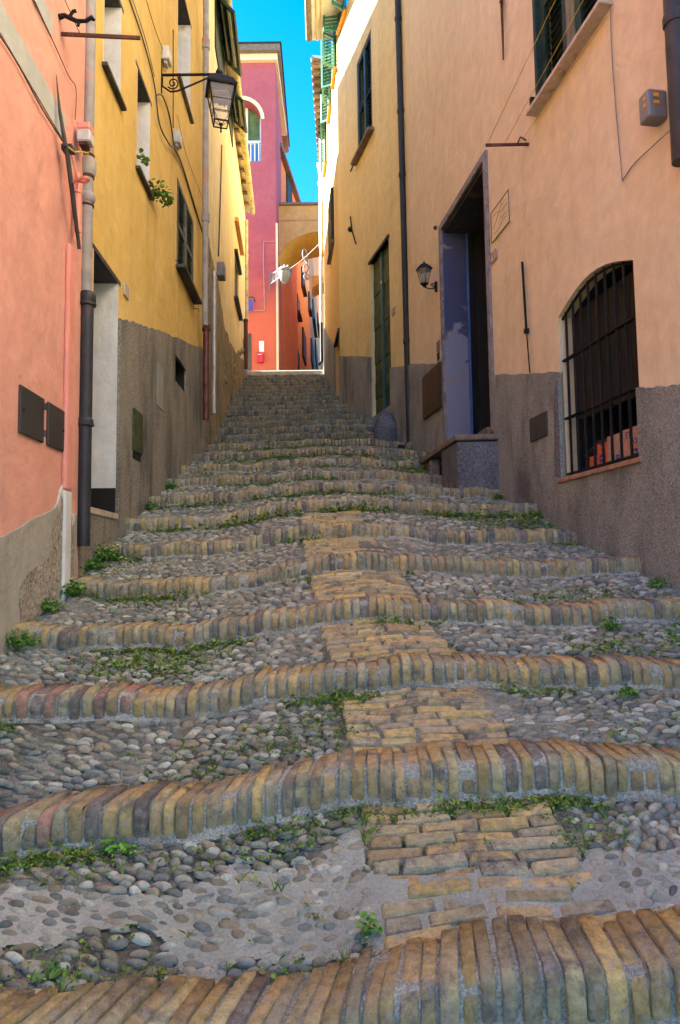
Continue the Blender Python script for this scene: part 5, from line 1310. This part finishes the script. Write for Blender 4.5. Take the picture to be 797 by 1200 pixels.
# shutters of the far house: one above the other
def far_window(pxn, pxf, pyt, pyb, mat, open_=0.0, sill=True):
    a = V3.hit(pxn, (pyt+pyb)/2)[0]; b = V3.hit(pxf, (pyt+pyb)/2)[0]; z1 = V3.hit(pxn, pyt)[1]; z0 = V3.hit(pxn, pyb)[1]
    return a, b, z0, z1
for (u0, u1, z0, z1, mt, out) in ((V3.hit(391.5, 260)[0], V3.hit(387.5, 260)[0], V3.hit(389.5, 296)[1], V3.hit(389.5, 230)[1], 'green_sh', 0),):
    m = MB(); wbox(m, V3, u0, u1, z0, z1, 0, 0.05); s_ = m.build('window', M[mt], rt)
    m = MB(); wbox(m, V3, u0-0.05, u1+0.08, z0-0.05, z0, 0, 0.07); m.build('sill', M['slab'], s_)
for i, (w_, px, pyt, pyb, pj, lab) in enumerate(((V2, 403, -70, 21, 0.24, 1), (V3, 393.5, 8, 82, 0.20, 1), (V3, 388, 58, 126, 0.15, 1), (V3, 382.5, 112, 192, 0.10, 1))):
    u0, zc = w_.hit(px, (pyt+pyb)/2); Yw = w_.P(u0, 0).y; z0 = atY(px, pyb, Yw).z; z1 = atY(px, pyt, Yw).z; wd = 0.34
    if w_ is V2: u0 -= 0.1
    hs_rt = rt if w_ is V3 else bpy.data.objects['sand_yellow_house']
    m = MB(); wbox(m, w_, u0, u0+wd, z0, z1, 0.0, 0.02); wn_ = m.build('window', M['window_glass'], hs_rt)
    for sgn in (0, 1):
        o_ = w_.P(u0 + (0 if sgn == 0 else wd), z0, 0.02)
        m = MB(); shutter_leaf(m, o_, w_.t*(-0.10 if sgn == 0 else 0.10)+w_.n*pj, Vector((0, 0, z1-z0)), w_.t*(1 if sgn else -1), pitch=0.06, fr=0.03, th=0.025); m.build('shutter', M['teal_sh'], wn_)
    m = MB(); wbox(m, w_, u0-0.08, u0+wd+0.08, z0-0.035, z0-0.005, 0, 0.06); m.build('sill', M['orange'], wn_)
A = atY(366, 66, 11.3); B = atY(374, 186, 14.25); B.z = (A.z+B.z)/2; A.z = B.z
Aw = V3.P(V3.L*0.2, A.z, 0); Bw = V3.P(V3.L, A.z, 0)
m = MB(); m.prism([A, B, Bw, Aw], Vector((0, 0, 0.05))); rf = m.build('roof', M['soffit'], rt)
m = MB(); a_ = (Aw-A)*0.42; b_ = (Bw-B)*0.42; m.prism([A-Vector((0, 0, 0.03)), B-Vector((0, 0, 0.03)), B+b_-Vector((0, 0, 0.03)), A+a_-Vector((0, 0, 0.03))], Vector((0, 0, 0.028)))
for i in range(15):
    q = A.lerp(B, (i+0.5)/15)-Vector((0, 0, 0.05)); m.tube([q-Vector((0.03, 0, 0)), q+Vector((0.2*(1-i/20), 0, 0.0))], 0.05, 8)
m.build('roof_tiles', M['slab'], rf)
m = MB(); m.tube([A, B], 0.03, 8); m.build('gutter', M['zinc'], rf, smooth=True)
u_ = V3.L-0.05; q = V3.P(u_, 0, 0.07); sY = q.y
def dp3(px, py): p = atY(px, py, sY); return Vector((q.x, sY, p.z))
pipe('drainpipe', 'white upper downpipe on the end of the far yellow house', [V3.P(u_, ZR, 0.10), V3.P(u_, ZR-0.25, 0.06), dp3(379, 380)], 0.032, M['white'], [(dp3(379, 215), 0.05, 0.05, M['white'])])
pipe('drainpipe', 'dark lower downpipe standing at the right end of the top step', [dp3(379, 378), dp3(379, 424), dp3(379, 428)+Vector((-0.06, -0.06, 0))], 0.034, M['dark_pipe'])
# eave of the sand yellow house, seen from below at the top of the picture
rt = bpy.data.objects['sand_yellow_house']
sc = atY(361, 47, 10.9); s0 = Vector((sc.x+0.05, 9.0, sc.z))
m = MB(); m.prism([sc, s0, Vector((0.5, 9.0, sc.z)), V2.P(V2.L, sc.z, 0), Vector((0.0, 10.9, sc.z))], Vector((0, 0, 0.12))); rf = m.build('roof', M['soffit'], rt)
for j_, ww in enumerate((0.16, 0.24)):
    m = MB(); m.tube([sc+Vector((ww, -0.02, -0.01)), s0+Vector((ww, 0, -0.01))], 0.025, 8); m.build('cornice_moulding', M['cream'], rf, smooth=True)
m = MB(); m.tube([sc+Vector((0.02, 0, 0.03)), s0+Vector((0.02, 0, 0.03))], 0.06, 10); m.build('gutter', M['slab'], rf, smooth=True)
# ------------------------------------------------------------------ tall magenta house at the head of the lane
YT = 16.0
xr = atY(323.5, 240, YT).x; ztw = atY(323, 66, YT).z
WT = Wall((xr-4.0, YT), (xr, YT), 'R')            # faces the camera
WT.n = Vector((0, -1, 0))
rt = root('magenta_house', 'tall magenta house with bounce light painted coral below and an arched loggia closing the lane', 'house', (xr-1, YT, 3.5))
aL = WT.hit(282, 160)[0]; aR = WT.hit(306, 160)[0]; zl0 = WT.hit(295, 189)[1]; zls = WT.hit(305, 140)[1]; zlt = WT.hit(290, 117)[1]
aL = aR-1.0
hL = [(aL, zl0), (aR, zl0)]+[((aR+aL)/2+(aR-aL)/2*math.cos(math.pi*i/14), zls+(zlt-zls)*math.sin(math.pi*i/14)) for i in range(15)]
hL = [(a-0.0, b) for a, b in hL]
zsplit = WT.hit(300, 330)[1]
m = MB(); panel(m, WT, rect(0, 4.0, zsplit, ztw), [hL]); sides(m, WT, hL, 0, -0.35)
m.hexa((xr-4.0, YT+0.5, 2), (4.0, 0, 0), (-0.12, 3.3, 0), (0, 0, ztw-2)); m.hexa((xr-0.30, YT+0.002, 2), (0.30, 0, 0), (0, 0.5, 0), (0, 0, ztw-2))
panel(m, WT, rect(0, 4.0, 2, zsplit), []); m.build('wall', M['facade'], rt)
m = MB()
o2 = [((aR+aL)/2+((aR-aL)/2+0.09)*math.cos(math.pi*i/14), zls+(zlt-zls+0.10)*math.sin(math.pi*i/14)) for i in range(15)]
for i in range(14):
    a, b, c_, d = hL[2+i], hL[3+i], o2[i+1], o2[i]
    P = [WT.P(a[0], a[1], 0.02), WT.P(b[0], b[1], 0.02), WT.P(c_[0], c_[1], 0.02), WT.P(d[0], d[1], 0.02)]; m.add(P, [(0, 1, 2, 3)])
tr_ = m.build('arch_trim', M['cream'], rt)
zm_ = WT.hit(300, 158)[1]
m = MB(); wbox(m, WT, aL, aR, zl0, zlt, -0.36, -0.34); win = m.build('window', M['curtain'], rt)
m = MB(); wbox(m, WT, aL, aR, zl0, zm_-0.05, -0.335, -0.33); m.build('pane', M['sky_pane'], win)
m = MB(); wbox(m, WT, aL, aR, zm_-0.05, zm_+0.03, -0.33, -0.27); wbox(m, WT, aR-0.42, aR-0.36, zl0, zlt, -0.328, -0.28); wbox(m, WT, aR-0.06, aR-0.0, zl0, zls+0.2, -0.328, -0.27); m.build('window_frame', M['white'], win)
m = MB()
for i in range(9): wbox(m, WT, aR-0.08-0.1*i, aR-0.055-0.1*i, zl0, zm_-0.16, -0.10, -0.075)
wbox(m, WT, aL, aR, zm_-0.16, zm_-0.13, -0.11, -0.065); m.build('balustrade', M['white'], rt)
# cornice
m = MB(); m.hexa((xr-4.2, YT-0.10, ztw-0.16), (4.26, 0, 0), (0, 3.0, 0), (0, 0, 0.16)); m.build('cornice', M['cream'], rt)
m = MB(); m.hexa((xr-4.2, YT-0.22, ztw+0.001), (4.34, 0, 0), (-0.10, 4.2, 0), (0, 0, 0.16)); rf = m.build('roof', M['slab'], rt)
m = MB(); m.hexa((xr-4.2, YT-0.25, ztw+0.165), (4.38, 0, 0), (-0.10, 4.2, 0), (0, 0, 0.03)); m.build('roof_edge', M['dark_pipe'], rf)
m = MB(); m.hexa((xr-4.2, YT+0.1, ztw+0.2), (3.95, 0, 0), (0, 2, 0), (0, 0, 0.16)); m.build('parapet', M['band'], rf)
# left bits on the coral wall: door, notice, post box, conduit, blue cloth
a0, z0 = WT.hit(294.5, 428); a1, z1 = WT.hit(294.5, 391)
m = MB(); wbox(m, WT, a1-0.5, a1, z0-0.6, z1, 0.0, 0.02); m.build('door', M['plate'], rt)
def tplate(name, label, cat, px0, px1, py0, py1, mat, th=0.03, bevel=0.004):
    a = WT.hit(px0, py1); b = WT.hit(px1, py0); m = MB(); wbox(m, WT, a[0], b[0], a[1], b[1], 0, th)
    return tag(m.build(name, mat, None, bevel=bevel), label, cat)
tplate('notice', 'white notice on the coral wall above the red box', 'notice', 304, 309.5, 400, 413, M['white'])
r_ = root('post_box', 'red box mounted low on the coral wall', 'post box', WT.P(WT.hit(305, 426)[0], WT.hit(305, 426)[1]))
a = WT.hit(301.5, 426); b = WT.hit(309, 414); m = MB(); wbox(m, WT, a[0], b[0], a[1], b[1], 0, 0.12); m.build('box_body', M['red_box'], r_, bevel=0.02, segs=2)
m = MB(); wbox(m, WT, a[0]+0.03, b[0]-0.03, b[1]-0.07, b[1]-0.055, 0.121, 0.123); m.build('slot', M['white'], r_)
m = MB(); P = [WT.H(322, 283, 0.03), WT.H(309, 283, 0.03), WT.H(308.5, 300, 0.03), WT.H(310, 362, 0.03), WT.H(309.5, 364, 0.03), WT.H(297, 364, 0.03)]; m.tube(P, 0.012, 5)
tag(m.build('conduit', simple('pinkish_pvc', (0.40, 0.26, 0.28), 0.6, 0, 0.1), None), 'thin white conduit bent across the magenta wall', 'conduit')
r_ = root('blue_sign', 'small blue cloth hanging from a dark bracket on the coral wall', 'cloth', WT.H(292, 360, 0))
m = MB(); a = WT.H(291, 351, 0.12); m.hexa(a, Vector((0.11, 0, 0)), Vector((0, 0.01, 0)), Vector((0, 0, -0.28))); m.build('cloth', M['blue_cloth'], r_)
m = MB(); m.tube([WT.H(289, 349, 0.1), WT.H(296, 348, 0.12), WT.H(298.5, 350, 0.12)], 0.018, 6); m.lathe(WT.H(298.5, 353, 0.12), [(0.03, 0), (0.015, 0.05)], 8); m.build('bracket', M['plate'], r_)
# grey white corner quoins beside the arch
m = MB(); q = atY(323.5, 350, YT-0.02); zq0 = atY(324, 428, YT).z; zq1 = atY(324, 262, YT).z
m.hexa((xr-0.01, YT-0.03, zq0-0.5), (0.05, 0, 0), (0, 0.08, 0), (0, 0, zq1-zq0+0.5)); m.build('corner_pipe', M['cream'], rt)

# ------------------------------------------------------------------ red house behind the tower (roof line against the sky)
YR = 17.9
P0 = atY(325.5, 175, YR); P1 = atY(348, 222, P0.z/((663-222)/800.0))
rt = root('orange_red_house', 'orange red house with green shutter rising behind the arch bridge', 'house', (P0.x, YR, 4))
W5 = Wall((P0.x, YR), (P1.x-0.02, P1.y), 'L'); zt5 = P0.z
m = MB(); panel(m, W5, rect(0, W5.L, 3, zt5), []); m.hexa(W5.P(0, 3, -0.01), W5.t*W5.L, W5.n*-3, Vector((0, 0, zt5-3))); m.build('wall', plaster('orange_red_plaster', (0.72, 0.20, 0.07), (0.76, 0.25, 0.09), (0.5, 0.15, 0.06), 0.3, seed=20), rt)
m = MB(); a = W5.hit(335.5, 240); b = W5.hit(341, 212); wbox(m, W5, a[0], b[0], a[1], max(b[1], a[1]+0.9), 0, 0.04); m.build('shutter', M['green_sh'], rt)
m = MB(); m.hexa(W5.P(-0.1, zt5, 0.14), W5.t*(W5.L+0.3), W5.n*-3, Vector((0, 0, 0.12))); m.build('roof', M['slab'], rt)

# ------------------------------------------------------------------ arch bridge
YA = 16.9; YA2 = 18.35
xa_ = atY(322.5, 300, YA).x; xb_ = 0.4
zt_ = atY(350, 241, YA).z; zc_ = atY(378, 271, YA).z; zs_ = atY(324, 318, YA).z
cx = -0.36; rx = cx-(xa_+0.03)
rt = root('arch_bridge', 'apricot arched bridge joining the magenta house to the right side', 'arch', (cx, YA, 4))
n = 24; arc = [(cx-rx*math.cos(math.pi*i/n), zs_+(zc_-zs_)*math.sin(math.pi*i/n)**0.9) for i in range(n+1)]
outl = [(xa_-0.1, 3), (xa_-0.1, zt_), (xb_+0.9, zt_), (xb_+0.9, 3), (arc[-1][0], 3)]+list(reversed(arc))+[(arc[0][0], 3)]
m = MB(); m.prism([Vector((a, YA, b)) for a, b in outl], Vector((0, YA2-YA, 0))); m.build('arch_wall', M['arch'], rt)
m = MB(); zz = atY(350, 259, YA).z; m.hexa((xa_, YA-0.02, zz), (3, 0, 0), (0, 0.019, 0), (0, 0, 0.03)); m.build('string_course', M['salmon'], rt)
m = MB(); m.hexa((xa_-0.1, YA-0.06, zt_+0.002), (3.2, 0, 0), (0, YA2-YA+0.1, 0), (0, 0, 0.06)); m.build('coping', M['slab'], rt)
m = MB()
A_ = [Vector((a, YA+0.02, b-0.006)) for a, b in arc]; B_ = [Vector((a, YA2-0.02, b-0.006)) for a, b in arc]
m.add(A_+B_, [(i, i+1, i+1+n+1, i+n+1) for i in range(n)]); m.build('soffit', plaster('bounce_soffit_plaster', (0.80, 0.50, 0.10), (0.76, 0.44, 0.09), (0.55, 0.3, 0.08), 0.3, seed=22), rt)  # golden sheet under the arch: warm bounce light put into its colour

# ------------------------------------------------------------------ lane beyond the arch
def lane_house(name, label, p0, p1, zt, mat, wins, base):
    w = Wall(p0, p1, 'L'); rt = root(name, label, 'house', (p0[0], p0[1], base), 'houses beyond the arch')
    m = MB(); panel(m, w, rect(0, w.L, base-2, zt), []); m.hexa(w.P(0, base-2, -0.01), w.t*w.L, w.n*-4, Vector((0, 0, zt-base+2))); m.build('wall', mat, rt)
    for (kind, px0, px1, py0, py1) in wins:
        a = w.hit(px0, (py0+py1)/2)[0]; b = w.hit(px1, (py0+py1)/2)[0]; zc = w.hit((px0+px1)/2, (py0+py1)/2)[1]; yy = w.P((a+b)/2, 0).y; hh = (py1-py0)*0.8/F*yy
        m = MB(); wbox(m, w, a, b, zc-hh/2, zc+hh/2, 0, 0.06); o = m.build(kind, M['green_sh'] if kind == 'shutter' else M['door_dark'], rt)
        if kind == 'shutter': m = MB(); wbox(m, w, a-0.05, b+0.1, zc-hh/2-0.08, zc-hh/2, 0, 0.14); m.build('sill', M['slate'], o)
    return rt, w
Yb0 = 18.5
pA = atY(326.5, 350, Yb0); pB = atY(345.5, 350, 21.6); pC = atY(363, 350, 28); pD = atY(375, 350, 42)
gz = lambda Y: HTOP+(Y-14.6)*0.18
rA, wA_ = lane_house('dark_red_house', 'dark red house with green shutters just beyond the arch', (pA.x, pA.y), (pB.x, pB.y), 9.9, M['dkred'], [('shutter', 337.5, 341.5, 343, 372), ('door', 336.5, 341, 405, 432), ('door', 329, 331.5, 412, 440)], 4.5)
rB, wB_ = lane_house('orange_house', 'orange house with dark shutters beyond the dark red one', (pB.x, pB.y), (pC.x, pC.y), 11.3, M['orange'], [('shutter', 347, 349.5, 346, 372), ('shutter', 353, 355.5, 315, 342), ('door', 354, 357.5, 385, 428), ('door', 346, 349.5, 408, 434), ('shutter', 361, 362.5, 342, 368)], 5)
rC, wC_ = lane_house('salmon_house', 'salmon house with dark doors at the far end of the lane', (pC.x, pC.y), (pD.x, pD.y), 14.5, M['salmon'], [('shutter', 366, 368.5, 358, 386), ('shutter', 371.5, 373, 372, 388), ('door', 364, 366, 400, 430), ('door', 369, 371.5, 405, 430)], 6.5)
m = MB(); m.hexa((pD.x-3, 42.05, 4), (6, 0, 0), (0, 3, 0), (0, 0, 17.3)); tag(m.build('end_house', M['salmon'], None), 'salmon house wall closing the lane at its far end', 'house')
# second small arch
Ys = 30; q0_ = atY(358, 322, Ys); zt_ = atY(370, 323, Ys).z; zc_ = atY(376, 331, Ys).z; zs_ = atY(361, 345, Ys).z; ax_ = atY(361, 340, Ys).x
cx = ax_+0.95; n = 16; arc = [(cx-0.93*math.cos(math.pi*i/n), zs_+(zc_-zs_)*math.sin(math.pi*i/n)) for i in range(n+1)]
outl = [(ax_-0.4, zs_-1.2), (ax_-0.4, zt_), (ax_+3, zt_), (ax_+3, zs_-1.2), (arc[-1][0], zs_-1.2)]+list(reversed(arc))+[(arc[0][0], zs_-1.2)]
m = MB(); m.prism([Vector((a, Ys, b)) for a, b in outl], Vector((0, 1.2, 0))); o = m.build('second_arch', M['orange'], None); tag(o, 'small orange arch spanning the lane far beyond the bridge', 'arch')
# houses on the right beyond the arch, mostly out of sight, shading the lane
W6 = Wall((0.45, 18.4), (2.2, 42), 'R')
rt = root('lane_right_house', 'salmon house on the right of the lane beyond the arch', 'house', (0.6, 18.4, 4.5))
m = MB(); panel(m, W6, rect(0, W6.L, 2, 10.9), []); m.hexa(W6.P(0, 2, -0.01), W6.t*W6.L, W6.n*-3, Vector((0, 0, 8.9))); m.build('wall', M['salmon'], rt)

# ------------------------------------------------------------------ white lamp and wire ornament across the lane
q = atY(324, 322, YT-0.05); rt = root('street_lamp', 'white street lamp on a lattice bracket at the corner of the magenta house', 'street lamp', q)
A = atY(317, 322, YT-0.1); B = atY(338, 311, YT-0.6); C_ = atY(314, 335, YT-0.1); D_ = atY(340, 316, YT-0.6)
m = MB(); m.tube([A, B], 0.016, 6); m.tube([C_, D_], 0.013, 6)
for i in range(7): m.tube([A.lerp(B, i/6), C_.lerp(D_, (i+0.5)/7)], 0.009, 5); 
for i in range(6): m.tube([A.lerp(B, (i+1)/6), C_.lerp(D_, (i+0.5)/7)], 0.009, 5)
m.tube([A+Vector((0, 0, 0.06)), C_+Vector((0.03, 0, -0.12))], 0.016, 6)
m.build('bracket', M['pale_metal'], rt)
c = atY(333.5, 317, YT-0.55); c.z -= 0.0
s_ = 0.30
m = MB(); m.lathe(c+Vector((0, 0, -s_)), [(0.03, 0), (0.09, 0.04), (0.13, 0.14), (0.15, 0.25), (0.14, 0.30)], 14); m.build('globe', M['frosted'], rt, smooth=True)
m = MB(); m.lathe(c, [(0.17, -0.02), (0.17, 0.0), (0.12, 0.06), (0.04, 0.09), (0.02, 0.14)], 14); m.build('lamp_shade', M['pale_metal'], rt, smooth=True)
m = MB(); m.lathe(c+Vector((0, 0, -s_-0.03)), [(0.012, 0), (0.05, 0.04)], 10); m.build('finial', M['pale_metal'], rt, smooth=True)
YO = 14.9
cable('cable', 'thin grey wire strung from the lamp to the downpipe across the lane', [atY(338, 316, YT-0.6), atY(356, 303, YO), atY(379, 281, 14.2)], 0.008, M['cable_g'])
def o2(px, py): return atY(px, py, YO)
K = [(357.5, 300), (359.5, 305), (360, 299), (358, 293), (355.2, 294), (355.5, 301), (359.5, 308), (361.5, 315), (358.5, 319), (355.8, 318), (356.5, 312), (360, 309), (361, 304)]
pts = [o2(*k) for k in K]; m = MB(); out = []
for i in range(len(pts)-1):
    p0 = pts[max(0, i-1)]; p1 = pts[i]; p2 = pts[i+1]; p3 = pts[min(len(pts)-1, i+2)]
    for j in range(6):
        t = j/6; out.append(0.5*((2*p1)+(p2-p0)*t+(2*p0-5*p1+4*p2-p3)*t*t+(3*p1-p0-3*p2+p3)*t**3))
m.tube(out, 0.017, 6)
m.tube(spiral(o2(360.5, 324.5), Vector((1, 0, 0)), Vector((0, 0, 1)), 0.085, 1.7, math.pi*0.5), 0.017, 6)
tag(m.build('wire_ornament', M['pale_metal'], None, smooth=True), 'white curled wire ornament hanging from the wire across the lane', 'ornament')

# ================================================================== WEEDS, MOSS, GRASS
def tread_z(k, X, Y):
    y0 = float(ny(k, X))+BT; y1 = float(ny(k+1, X)); t = min(1, max(0, (Y-y0)/max(.05, y1-y0))); return float(tread(k, X, t)[1])
rr = random.Random(11); moss = MB()
MG = [(0.12, 0.20, 0.020), (0.15, 0.26, 0.028), (0.08, 0.13, 0.018), (0.20, 0.33, 0.04), (0.14, 0.12, 0.045)]
def tuft(X, Y, z, n, size, spread, hgt=0.5):
    leaf_cluster(moss, (X, Y, z), (spread, spread*0.7, spread*hgt), n, size, MG, 0.6, rr, 0.7)
def dens(k, X, t):
    d = 0.0
    n1 = float(vnoise(X*7+k*3, t*3+k, 21)); n2 = float(vnoise(X*2.2, k*2.3+t, 22))
    if t > 0.86: d += 1.1*max(0, n1+0.10)            # foot of the next riser
    if t < 0.10: d += 0.35*max(0, n1)
    d += 0.5*max(0, n2*0.7+n1*0.5-0.22)
    s0, s1 = strip(YK[k]+0.3)
    if k <= 5 and (abs(X-s0) < 0.03 or abs(X-s1) < 0.03): d += 0.4*max(0, n1+0.4)
    if k <= 5 and s0 < X < s1: d *= (0.10 if t < 0.85 else 0.6)
    if k == 2: d += 1.1*math.exp(-((X+0.70)/0.20)**2-((t-0.6)/0.30)**2)
    if k == 1: d += 0.55*math.exp(-((X+0.28)/0.22)**2)*max(0, n1+0.5)+0.5*max(0, X-0.5)*max(0, n1+0.4)
    if k == 0:
        if X < -0.45 and t < 0.30: d += 0.9
        if X < 0.05 and t < 0.10+0.04*math.sin(X*13): d += 0.9
        if X < 0.05 and 0.70 < t < 0.85: d += 0.45*max(0, n1+0.3)
        if X > 0.5 and t > 0.55: d += 0.5*max(0, n1+0.3)
    if k >= 2 and X > 0.5: d += 0.35*max(0, n1+0.1)
    return d
for k in range(-1, 12):
    xa = wx(LW, YK[k]); xb = wx(RW, YK[k])
    N_ = {-1: 2500, 0: 9000, 1: 9000, 2: 9000, 3: 6000, 4: 4500, 5: 3500}.get(k, 1800)
    for i in range(N_):
        X = rr.uniform(xa, xb); t = rr.random()
        if rr.random() < 0.34: t = rr.uniform(0.86, 1.0)
        if rr.random() < 1.5*dens(k, X, t):
            Y, Z = tread(k, X, t)
            if cemented(k, X, float(Y)) and rr.random() < 0.9: continue
            sz = 0.009 if k < 2 else 0.012 if k < 5 else 0.018
            q_ = rr.random(); tuft(X, float(Y)-(0.01 if t > 0.9 else 0), float(Z)+0.002, 5 if k < 3 else 4, sz*(0.6 if q_ < 0.5 else 1.0 if q_ < 0.92 else 1.45), (0.013 if k < 4 else 0.024)*(1+q_), 0.5 if q_ < 0.85 else 1.4)
tag(moss.build('moss', M['leaf'], None), kind='stuff')
moss = MB()
for i in range(1500):      # fine grass blades among the cobbles
    k = rr.choice([0, 0, 1, 1, 2, 2, 3, 3, 4, 5]); xa = wx(LW, YK[k]); xb = wx(RW, YK[k]); X = rr.uniform(xa, xb); t = rr.uniform(0.5, 1) if rr.random() < .5 else rr.random()
    if rr.random() < dens(k, X, t)*0.8:
        Y, Z = tread(k, X, t); b = Vector((X, float(Y)-0.01, float(Z)))
        for j in range(4):
            h = rr.uniform(0.015, 0.045); d = Vector((rr.gauss(0, 0.5), rr.gauss(0, 0.4), 1)).normalized(); w = Vector((rr.uniform(-1, 1), rr.uniform(-1, 1), 0)).normalized()*0.0016
            tip = b+d*h+Vector((d.x, d.y, -0.2))*h*0.4; mid = b+d*h*0.6
            moss.add([b-w, b+w, mid+w*0.8, tip, mid-w*0.8], [(0, 1, 2, 3, 4)], rr.choice(MG[:4]))
tag(moss.build('grass', M['leaf'], None), kind='stuff')

def weed(label, P, size, n, leaf, tall=0.5, cols=GREEN, seed=0, group=None):
    r_ = random.Random(seed); P = Vector(P)
    rt = root('weed', label, 'weed', P, group)
    m = MB(); leaf_cluster(m, P+Vector((0, 0, size*tall*0.25)), (size, size*0.8, size*tall), n, leaf, cols, 0.9, r_, 0.7); m.build('leaves', M['leaf'], rt)
    m = MB()
    for i in range(9):
        d = Vector((r_.gauss(0, 1), r_.gauss(0, 1), 1.2)).normalized(); m.tube([P-Vector((0, 0, 0.01)), P+d*size*0.4, P+d*size*0.8+Vector((0, 0, -0.1*size))], 0.0012, 3, (0.08, 0.16, 0.04))
    m.build('stems', M['leaf'], rt)
def base_at(px, py, k=None):
    """where the pixel's ray meets the steps"""
    d = ray(px, py)
    for i in range(60, 1600):
        Y = i*0.01; p = d*(Y/d.y)
        g_ = ground(p.x, p.y)
        if p.z <= g_:
            g0 = ground(p.x, p.y-0.02)
            if g_-g0 > 0.04: return Vector((p.x, p.y-0.025, g0))
            return Vector((p.x, p.y, g_))
    return d*(3/d.y)
GL = 'weeds along the foot of the left wall'
for i, (px, py, s_, n, lf, lb) in enumerate((
    (96, 658, 0.11, 240, 0.022, 'thick clump of leafy weeds at the foot of the black drainpipe'),
    (118, 655, 0.07, 90, 0.020, 'small weed clump just right of the black drainpipe foot'),
    (66, 668, 0.06, 110, 0.022, 'weed clump at the left wall between drainpipe and the larger clumps below'),
    (50, 690, 0.08, 200, 0.022, 'dense round weed clump against the lime plinth on the left'),
    (25, 716, 0.06, 120, 0.020, 'low weed clump against the left plinth above the lowest one'),
    (6, 742, 0.075, 190, 0.020, 'lowest weed clump at the left edge against the plinth'),
    (138, 598, 0.055, 50, 0.026, 'small weeds below the white doorway threshold'),
    (163, 573, 0.05, 45, 0.028, 'tiny weed tuft on the step by the olive green meter door'),
    (175, 566, 0.05, 40, 0.028, 'weed tuft one step above the olive green meter door'))):
    P = base_at(px, py); xl = wx(LW, P.y)+0.03
    if P.x < xl: P.x = xl; P.z = ground(P.x, P.y)
    weed(lb, P, s_*1.2, int(n*1.6), lf*0.95, 0.75, seed=i+40, group=GL)
BR = [(0.14, 0.34, 0.03), (0.18, 0.40, 0.05), (0.10, 0.25, 0.03)]
for i, (px, py, s_, n, lf, tl_, cl, lb) in enumerate((
    (133, 1000, 0.030, 26, 0.018, 1.0, BR, 'bright green round leafed weed under the second brick edge at lower left'),
    (150, 1003, 0.03, 14, 0.017, 0.5, BR, 'darker low weed right of the bright round leafed one'),
    (432, 1100, 0.028, 40, 0.014, 1.6, BR, 'upright bright weed in front of the cement at bottom centre'),
    (60, 1145, 0.035, 16, 0.022, 0.35, GREEN, 'flat star shaped weed in the moss at bottom left'),
    (735, 818, 0.04, 70, 0.016, 0.9, GREEN, 'leafy weed under the third brick edge at right'),
    (715, 740, 0.05, 90, 0.018, 0.9, GREEN, 'leafy weed beside the gap under the fourth brick edge at right'),
    (770, 690, 0.06, 90, 0.02, 0.7, GREEN, 'weed clump at the foot of the right wall near the edge'),
    (655, 607, 0.05, 60, 0.022, 0.8, GREEN, 'weeds at the right wall foot below the barred window'),
    (594, 577, 0.07, 80, 0.026, 0.7, GREEN, 'weeds at the corner of the concrete stoop and wall'),
    (240, 492, 0.06, 40, 0.034, 0.6, GREEN, 'small weed at the foot of the red brown pipe'))):
    P = base_at(px, py)
    xr_ = wx(RW, P.y)-0.03; P.x = min(P.x, xr_); P.z = ground(P.x, P.y)
    weed(lb, P, s_, n, lf, tl_, cl, seed=i+70)
# litter
P = base_at(240, 1056); m = MB(); m.tube([P+Vector((-0.02, -0.01, 0.006)), P+Vector((0.02, 0.01, 0.008))], 0.0028, 6); tag(m.build('cigarette_end', M['pale_metal'], None), 'white cigarette end lying on the cement at lower left', 'litter')
